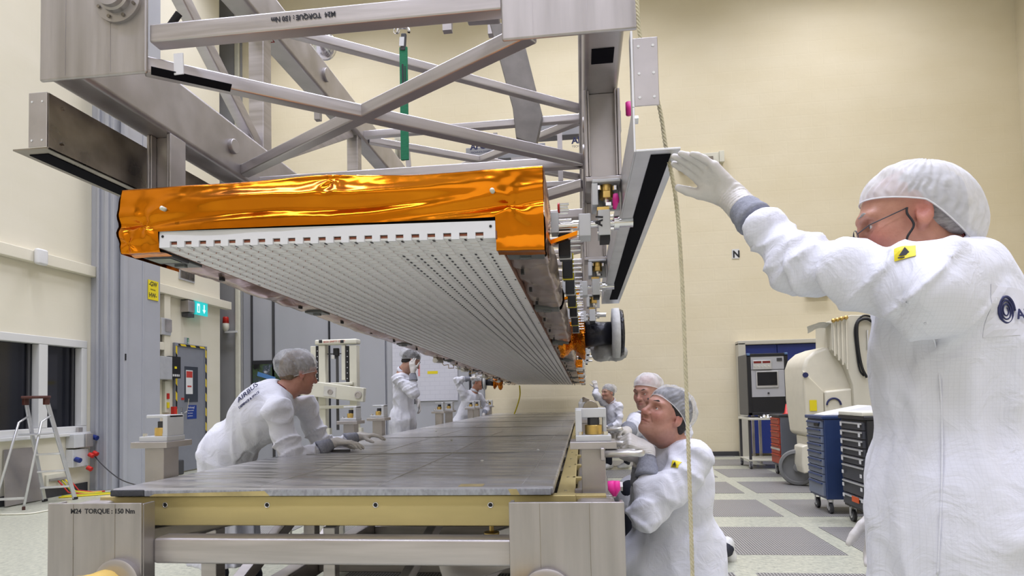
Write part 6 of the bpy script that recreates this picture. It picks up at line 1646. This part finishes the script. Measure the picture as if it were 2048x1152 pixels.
# ================================================================ EQUIPMENT ROUND THE HALL
def castor(root, x, y, r=.055, w=.03, mt=None, yoke=None, ang=0):
    """wheel and fork under a cart"""
    c = V((x, y, r)); a = V((math.cos(ang), math.sin(ang), 0))
    wh = MB().cyl(c-a*w/2, c+a*w/2, r, n=20).build('wheel', mt or M['dark_grey'], root, bevel=.004)
    MB().cyl(c-a*(w/2+.002), c+a*(w/2+.002), r*.45, n=14).build('hub', M['alu'], wh)
    MB().box(c+V((-w/2-.012, -.014, -.005)), c+V((-w/2-.004, .014, r+.03))).box(c+V((w/2+.004, -.014, -.005)), c+V((w/2+.012, .014, r+.03))).box(c+V((-w/2-.012, -.02, r+.022)), c+V((w/2+.012, .02, r+.032))).build('fork', yoke or M['alu'], root)
    return wh
def drawer_cart(name, label, x0, x1, y0, y1, z0, z1, n, body, front, handle, hts=None, cat='tool cart', lip=None, wheel=None):
    """drawers open towards -X"""
    t = thing(name, ((x0+x1)/2, (y0+y1)/2, 0), label, cat)
    MB().box((x0+.02, y0, z0), (x1, y1, z1)).build('body', body, t, bevel=.008)
    MB().box((x0-.005, y0-.01, z1), (x1+.01, y1+.01, z1+.035)).build('top', lip or body, t, bevel=.008)
    hts = hts or [1]*n; tot = sum(hts); z = z1-.02; H_ = (z1-z0-.04)
    for i in range(n):
        dz = H_*hts[i]/tot
        d = MB().box((x0, y0+.03, z-dz+.008), (x0+.03, y1-.03, z)).build('drawer', front, t, bevel=.004)
        MB().box((x0-.014, y0+.05, z-.022), (x0, y1-.05, z-.008)).build('handle', handle, d, bevel=.002); z -= dz
    for x, y in ((x0+.07, y0+.06), (x0+.07, y1-.06), (x1-.07, y0+.06), (x1-.07, y1-.06)): castor(t, x, y, r=(z0-.03)/2.1, mt=wheel)
    return t
cb = mat('steel_blue_enamel', srgb(48, 66, 108), .4, noise=.05); cbf = mat('blue_grey_drawer', srgb(120, 130, 150), .4)
t = drawer_cart('tool_cart', 'blue roller tool cart with nine grey-blue drawers, left of the black one', 2.41, 2.95, 6.52, 6.98, .15, .96, 9, cb, cbf, cb, [1, 1, 1, 1, 1, 1, 1, 1, 1.9])
MB().box((2.40, 6.60, .885), (2.405, 6.72, .915)).build('lock_plate', M['black'], t)
bk = mat('black_cart_enamel', (.018, .018, .022, 1), .45); bkf = mat('charcoal_drawer', srgb(62, 64, 72), .45)
t = drawer_cart('tool_cart', 'black roller tool cart with labelled charcoal drawers beside the elderly man', 2.47, 3.05, 5.72, 6.26, .15, .98, 8, bk, bkf, M['alu'], [.8, .8, .8, .8, .8, 1.5, 1.3, 1.1])
o_ = M['red_orange'] = mat('orange_plastic', srgb(226, 92, 30), .5)
lb_ = MB()
for i, z in enumerate((.93, .845, .765, .685, .605, .48, .36, .26)):
    for y in (5.80, 6.18): lb_ = MB().box((2.453, y-.018, z-.018), (2.456, y+.018, z+.014)); lb_.build('drawer_label', M['white'], t)
MB().box((2.452, 5.86, .225), (2.457, 6.0, .275)).build('orange_tag', o_, t)
MB().box((2.46, 5.74, 1.015), (2.95, 6.24, 1.05)).build('tray', M['cream_paint'], t, bevel=.006)
tag(MB().prism([(2.45, 6.55, 1.0), (2.95, 6.55, 1.0), (2.92, 6.6, 1.09), (2.6, 6.6, 1.03)], (0, .3, .0)).build('paper_stack', M['frame_w']), 'loose white papers lying on top of the blue tool cart', 'papers')
rd = mat('red_brown_drawer', srgb(176, 70, 48), .45)
t = drawer_cart('tool_cart', 'grey roller tool cart with red drawers in front of the blue panels', 2.86, 3.38, 9.35, 9.80, .16, .88, 6, mat('mid_grey_enamel', srgb(108, 112, 122), .45), rd, rd, [1, 1, 1, 1, 1.5, 1.5], lip=M['dark_grey'])
MB().box((2.855, 9.36, .385), (2.86, 9.79, .415)).build('divider', M['alu'], t)
o = tag(MB().lathe((3.0, 9.45, .916), (0, 0, 1), [(.055, 0), (.055, .008), (.032, .012), (.008, .15)], 16).build('marker_cone', M['red'], smooth=True), 'small red cone standing on the grey tool cart', 'cone')
tag(MB().box((3.14, 9.45, .916), (3.32, 9.65, .955)).build('parts_tray', mat('bright_blue_plastic', srgb(30, 70, 190), .4), bevel=.004), 'bright blue plastic tray on the grey tool cart', 'tray')
o = tag(MB().box((3.1, 11.2, .98), (3.6, 11.35, 1.14)).build('yellow_label_box', M['steel_dark'], bevel=.004), 'grey box with yellow label on the shelf behind the rack', 'box')
MB().box((3.30, 11.195, 1.06), (3.5, 11.199, 1.12)).build('label', M['yellow'], o)
o = thing('side_table', (3.3, 11.3, 0), 'low steel shelf table against the blue panels right of the rack', 'table')
MB().box((3.05, 11.1, .94), (3.95, 11.6, .98)).build('top', M['steel'], o, bevel=.004)
for x in (3.08, 3.92):
    for y in (11.13, 11.57): MB().box((x-.02, y-.02, 0), (x+.02, y+.02, .94)).build('leg', M['steel'], o)
# rack on its trolley
x0, x1, y0, y1 = 2.70, 3.34, 10.35, 10.95
t = thing('trolley', (3.0, 10.6, 0), 'light steel trolley on castors carrying the electronics rack', 'trolley')
MB().box((x0-.03, y0-.14, .80), (x1+.02, y1, .835)).build('top', M['cream_paint'], t, bevel=.004)
MB().box((x0-.02, y0-.02, .13), (x1+.01, y1, .155)).build('shelf', M['cream_paint'], t, bevel=.004)
for x in (x0, x1-.01):
    for y in (y0, y1-.03): MB().box((x-.018, y-.018, .10), (x+.018, y+.018, .80)).build('leg', M['dark_grey'], t); castor(t, x, y, .045)
t = thing('electronics_rack', (3.0, 10.6, .84), 'black framed electronics rack with small dark screen, on a trolley', 'rack')
zb_, zt_ = .87, 1.88
MB().box((x0, y0+.03, zb_), (x1, y1, zt_)).build('case', mat('rack_side_grey', srgb(96, 96, 96), .5), t, bevel=.015)
fr_ = MB(); fr_.box((x0, y0, zb_), (x0+.06, y0+.04, zt_)).box((x1-.06, y0, zb_), (x1, y0+.04, zt_)).box((x0, y0, zt_-.05), (x1, y0+.04, zt_)).box((x0, y0, zb_), (x1, y0+.04, zb_+.05))
fr_.build('frame', M['black'], t, bevel=.008)
pnl = mat('rack_panel_grey', srgb(186, 186, 188), .45)
MB().box((x0+.06, y0+.01, 1.62), (x1-.06, y0+.03, 1.83)).build('supply_panel', pnl, t)
su = MB().box((x0+.09, y0-.01, 1.62), (x0+.38, y0+.012, 1.77)).build('power_supply', M['alu'], t, bevel=.003)
for k in range(2): MB().box((x0+.10+k*.14, y0-.013, 1.72), (x0+.22+k*.14, y0-.010, 1.755)).build('red_display', mat_('red_display', srgb(120, 25, 20)), su)
for k in range(5): MB().cyl((x0+.115+k*.055, y0-.010, 1.67), (x0+.115+k*.055, y0-.026, 1.67), .011).build('knob', M['cream_paint'], su)
MB().box((x1-.17, y0+.0, 1.75), (x1-.09, y0+.011, 1.80)).build('nameplate', M['dark_grey'], t)
MB().box((x0+.06, y0+.01, 1.17), (x1-.06, y0+.03, 1.61)).build('monitor_panel', pnl, t)
mo = MB().box((x0+.13, y0-.005, 1.32), (x1-.16, y0+.012, 1.59)).build('monitor', M['alu'], t, bevel=.004)
MB().box((x0+.15, y0-.008, 1.355), (x1-.18, y0-.005, 1.575)).build('screen', M['glass_dark'], mo)
MB().cyl((x0+.32, y0+.01, 1.23), (x0+.32, y0-.005, 1.23), .015).build('knob', M['dark_grey'], t)
MB().box((x0+.06, y0+.012, .92), (x1-.06, y0+.035, 1.16)).build('lower_panel', M['black'], t)
for x in (x0, x1-.05): MB().box((x, y0-.005, zt_-.03), (x+.05, y0+.05, zt_+.008)).build('corner', mat_('corner_blue', srgb(90, 120, 160)), t, bevel=.006)
fo = crumple('foil_parcel', lambda a, b: V((x0+.13+.22*a, y0-.13+.12*b, .838+.055*math.sin(PI*a)**.5*math.sin(PI*b)**.5)), 22, 14, M['chrome'], None, amp=.03, sc=16, seed=3, crease=1)
tag(fo, 'crumpled silver foil parcel lying on the trolley below the rack', 'parcel')
# cream boom lift machine
t = thing('boom_lift', (3.4, 8.7, 0), 'large cream painted lifting machine with ribbed boom box and grey wheels', 'lift')
YL = 8.3
def poly(pts, yy, dy, name, mt, bev=.03, par=t):
    return MB().prism([P(x, y, Y=yy) for x, y in pts], (0, dy, 0)).build(name, mt, par, bevel=bev, seg=4)
cm = mat('cream_machine_paint', srgb(226, 220, 200), .3, noise=.03)
poly([(1605, 736), (1612, 716), (1628, 702), (1650, 694), (1664, 696), (1690, 730), (1708, 775), (1712, 880), (1650, 880), (1618, 872), (1608, 800)], YL, .75, 'body', cm, .05)
poly([(1650, 782), (1705, 776), (1709, 868), (1652, 868)], YL-.05, .1, 'front_panel', cm, .03)
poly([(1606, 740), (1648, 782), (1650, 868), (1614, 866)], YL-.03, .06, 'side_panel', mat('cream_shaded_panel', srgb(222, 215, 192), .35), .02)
poly([(1663, 641), (1702, 630), (1760, 630), (1740, 870), (1712, 870), (1706, 770), (1690, 728), (1664, 700)], YL-.10, .55, 'boom_box', mat('boom_cream', srgb(216, 211, 192), .45), .01)
for k, px in enumerate((1667, 1675, 1683, 1692)):
    a, b = P(px, 642-k*2, Y=YL-.11), P(px+3, 712+k*9, Y=YL-.11)
    MB().beam(a, b, .012, .02).build('rib', cm, t, bevel=.003)
    MB().sphere(P(px, 641-k*2, Y=YL-.14), .028, 10).build('brass_bolt', M['brass'], t, smooth=True)
MB().tube(catmull([V(P(x, y, Y=YL-.14)) for x, y in ((1752, 650), (1735, 638), (1718, 642), (1714, 660), (1717, 700), (1724, 735), (1734, 755))], 6), .018, 8).build('black_hose', M['black'], t, smooth=True)
MB().tube(catmull([V(P(x, y, Y=YL-.12)) for x, y in ((1756, 645), (1738, 632), (1722, 634), (1710, 655), (1713, 700), (1719, 738), (1728, 752))], 6), .012, 8).build('black_hose', M['black'], t, smooth=True)
MB().tube([P(1735, 660, Y=YL-.12), P(1736, 700, Y=YL-.12)], .01).build('rod', M['alu'], t)
poly([(1604, 893), (1616, 889), (1622, 905), (1620, 945), (1608, 948), (1604, 930)], YL-.05, .3, 'outrigger', cm, .02)
poly([(1618, 872), (1712, 872), (1712, 925), (1622, 925)], YL+.1, .5, 'chassis', cm, .03)
wc = P(1597, 934, Y=8.55); wc.z = .24
wh = MB().lathe(wc, (-.55, -.85, 0), [(.10, -.09), (.235, -.085), (.24, -.05), (.24, .05), (.225, .075), (.19, .08), (.185, .03), (.06, .02), (.05, .07), (.02, .075)], 36).build('wheel', mat('grey_tyre', srgb(128, 128, 126), .6), t, smooth=True)
smooth_angle(wh)
w2 = P(1700, 925, Y=8.9); w2.z = .24; smooth_angle(MB().lathe(w2, (-.55, -.85, 0), [(.10, -.09), (.24, -.08), (.24, .08), (.19, .08), (.05, .03)], 30).build('wheel', bpy.data.materials['grey_tyre'], t))
MB().box(P(1620, 822, Y=YL-.04), P(1633, 800, Y=YL-.035)).build('yellow_note', M['yellow'], t)
MB().torus(P(1668, 810, Y=YL-.06), (0, 1, 0), .085, .012, a0=0, a1=PI).build('round_emblem', M['navy_ink'], t)
MB().cyl(P(1611, 750, Y=YL-.04), P(1611, 750, Y=YL-.05), .035, n=20).build('round_emblem', M['navy_ink'], t)
crumple('plastic_sheet', lambda a, b: P(1615+48*a, 655-9*a+12*b-6*math.sin(PI*a), Y=YL-.1+.2*b), 16, 8, mat('clear_film', (.6, .6, .56, 1), .2), t, amp=.02, sc=5, seed=5)
# orange topped cabinet on the right edge
a, b = P(2036, 656, Y=6.2), P(2100, 668, Y=6.2)
t = thing('cabinet', (a.x+.4, 6.5, 0), 'grey cabinet with an orange top edge at the right border of the picture', 'cabinet')
MB().box((a.x, 6.2, b.z), (a.x+.9, 6.8, a.z)).build('top', M['red_orange'], t, bevel=.006)
MB().box((a.x+.02, 6.22, .05), (a.x+.88, 6.78, b.z)).build('body', M['steel_dark'], t, bevel=.006)
MB().box((a.x+.04, 6.26, 0), (a.x+.86, 6.74, .05)).build('plinth', M['black'], t)
# step ladder
t = thing('step_ladder', (-7.0, 7.2, 0), 'aluminium step ladder with brown plastic top in front of the dark window', 'ladder')
top = 1.36; fa, fb = V((-7.16, 7.44, 0)), V((-6.86, 7.60, 0)); ba, bb_ = V((-7.16, 6.72, 0)), V((-6.86, 6.83, 0))
ta, tb_ = V((-7.14, 7.12, top)), V((-6.94, 7.22, top))
for a, b in ((ta, fa), (tb_, fb)):
    MB().beam(a, b, .022, .05).build('front_rail', M['alu'], t, bevel=.004); MB().box(b-V((.018, .03, 0)), b+V((.018, .03, .035))).build('rubber_foot', M['black'], t, bevel=.004)
for a, b in ((ta, ba), (tb_, bb_)):
    p_ = a.lerp(b, .22); MB().tube([a.lerp(fa if a is ta else fb, .16)+V((0, -.01, 0)), p_+V((0, -.0, .01)), b+V((0, 0, .03))], .014, 10).build('rear_rail', M['alu'], t, smooth=True)
    MB().cyl(b, b+V((0, 0, .04)), .018, n=12).build('rubber_foot', mat_('brown_rubber', (.06, .02, .015, 1)), t)
for k, f in enumerate((.33, .53, .70, .86)):
    a, b = ta.lerp(fa, f), tb_.lerp(fb, f); a, b = a+V((0, -.02, 0)), b+V((0, -.02, 0))
    MB().beam(a, b, .085, .022).build('step', M['alu'], t, bevel=.003)
    if k == 0: MB().beam((a+b)/2+V((-.14, -.12, -.0)), (a+b)/2+V((.14, -.12, .0)), .20, .022).build('platform', M['alu'], t, bevel=.004)
MB().beam(ba+V((0, .04, .14)), bb_+V((0, .04, .14)), .012, .03).build('cross_bar', M['alu'], t)
tc_ = (ta+tb_)/2
MB().obox(tc_+V((0, 0, .03)), .145, .07, .018, Matrix.Rotation(.46, 3, 'Z')).build('top_tray', mat('brown_plastic', (.085, .025, .018, 1), .45), t, bevel=.012)
for p_ in (ta, tb_): MB().obox(p_+V((0, 0, -.02)), .02, .035, .05).build('top_bracket', bpy.data.materials['brown_plastic'], t, bevel=.006)
# cream lifting frame behind the bending man
t = thing('hoist_frame', (-2.7, 6.6, 0), 'cream painted upright lifting frame with slotted rails and a tilted arm', 'frame')
def pl(x0_, y0_, x1_, y1_, yy, dy, name, mt, bev=.006):
    a, b = P(x0_, y1_, Y=yy), P(x1_, y0_, Y=yy); return MB().box((a.x, yy, a.z), (b.x, yy+dy, b.z)).build(name, mt, t, bevel=bev)
YH = 6.9; cp = M['cream_paint']
tb3 = pl(629, 677, 713, 690, YH, .14, 'top_beam', cp, .015)
a = P(647, 686, Y=YH-.002); text('lettering', 'BOX EMPTY ONLY', (a.x, YH-.002, a.z), (1, 0, .03), (0, 0, 1), .032, M['red_ink'], tb3)
for px in (641, 684): c = P(px, 683, Y=YH-.001); MB().box(c-V((.02, .003, .018)), c+V((.02, 0, .018))).build('pictogram', M['ink'], tb3)
pl(638, 690, 650, 870, YH+.02, .10, 'upright', cp); pl(700, 690, 713, 870, YH+.02, .10, 'upright', cp)
pl(622, 692, 632, 870, YH+.02, .06, 'upright', cp); pl(683, 690, 690, 760, YH+.02, .08, 'upright', cp)
for x0_, x1_ in ((632, 637), (692, 697)):
    r_ = pl(x0_, 692, x1_, 764, YH+.02, .03, 'slotted_rail', M['black'], 0)
    h_ = MB()
    for k in range(6): c = P((x0_+x1_)/2, 702+k*11, Y=YH+.018); h_.cyl(c, c+V((0, .003, 0)), .006, n=8)
    h_.build('slots', M['white'], r_)
pl(622, 764, 705, 772, YH-.02, .05, 'cross_bar', cp); pl(632, 810, 713, 818, YH, .08, 'cross_bar', cp)
ar = MB().prism([P(596, 760, Y=YH-.12), P(622, 762, Y=YH-.12), P(728, 776, Y=YH-.12), P(726, 804, Y=YH-.12), P(596, 790, Y=YH-.12)], (0, .08, 0)).build('tilted_arm', cp, t, bevel=.008)
MB().prism([P(648, 772, Y=YH-.125), P(672, 775, Y=YH-.125), P(671, 795, Y=YH-.125), P(647, 792, Y=YH-.125)], (0, .005, 0)).build('bolt_plate', M['alu'], ar)
for px, py, r in ((660, 784, .032), (716, 790, .042)):
    c = P(px, py, Y=YH-.13); smooth_angle(MB().lathe(c, (0, -1, 0), [(r, -.02), (r, .004), (r*.7, .006), (r*.65, .0), (r*.2, .0)], 28).build('disc', M['steel'], ar))
pl(666, 696, 676, 712, YH+.06, .05, 'camera_head', M['black']); pl(673, 712, 676, 860, YH+.08, .02, 'stand_rod', M['dark_grey'], 0); pl(655, 706, 690, 709, YH+.08, .02, 'stand_arm', M['dark_grey'], 0); pl(662, 710, 669, 718, YH+.05, .05, 'clamp', M['alu'])
ba_ = P(560, 893, Y=YH-.3)
MB().box((-3.75, YH-.35, 0), (-2.35, YH-.25, .12)).box((-3.75, YH+.35, 0), (-2.35, YH+.45, .12)).build('foot_beam', cp, t, bevel=.01)
for x in (P(644, 0, Y=YH).x, P(706, 0, Y=YH).x): MB().box((x-.03, YH-.3, .10), (x+.03, YH+.4, .17)).box((x-.03, YH+.03, .12), (x+.03, YH+.1, P(0, 868, Y=YH).z)).build('upright', cp, t)
# box trolley seen between the man's arms and the table
t = thing('work_bench', (-2.6, 5.2, 0), 'low cream bench behind the bending man with a dark rod on top', 'bench')
a, b = P(572, 903, Y=5.0), P(640, 899, Y=5.0)
MB().box((a.x-.05, 5.0, a.z-.04), (b.x+.05, 5.5, a.z)).build('top', cp, t, bevel=.004)
for x in (a.x, b.x): 
    for y in (5.04, 5.46): MB().box((x-.02, y-.02, 0), (x+.02, y+.02, a.z-.04)).build('leg', cp, t)
rd_ = tag(MB().tube([(a.x+.0, 5.1, a.z+.014), (b.x-.1, 5.12, a.z+.014)], .014, 10).build('measuring_rod', M['dark_grey'], smooth=True), 'dark rod with a yellow end lying on the low cream bench', 'rod')
MB().cyl((b.x-.17, 5.119, a.z+.014), (b.x-.1, 5.12, a.z+.014), .0155, n=12).build('yellow_end', M['yellow'], rd_)
loose('hanging_yellow_cord', [P(1039, 771, Y=11.5), P(1040, 790, Y=11.5), P(1035, 810, Y=11.5), P(1027, 832, Y=11.5)], .012, M['yellow'], 'thin yellow cord hanging from the far end of the antenna')
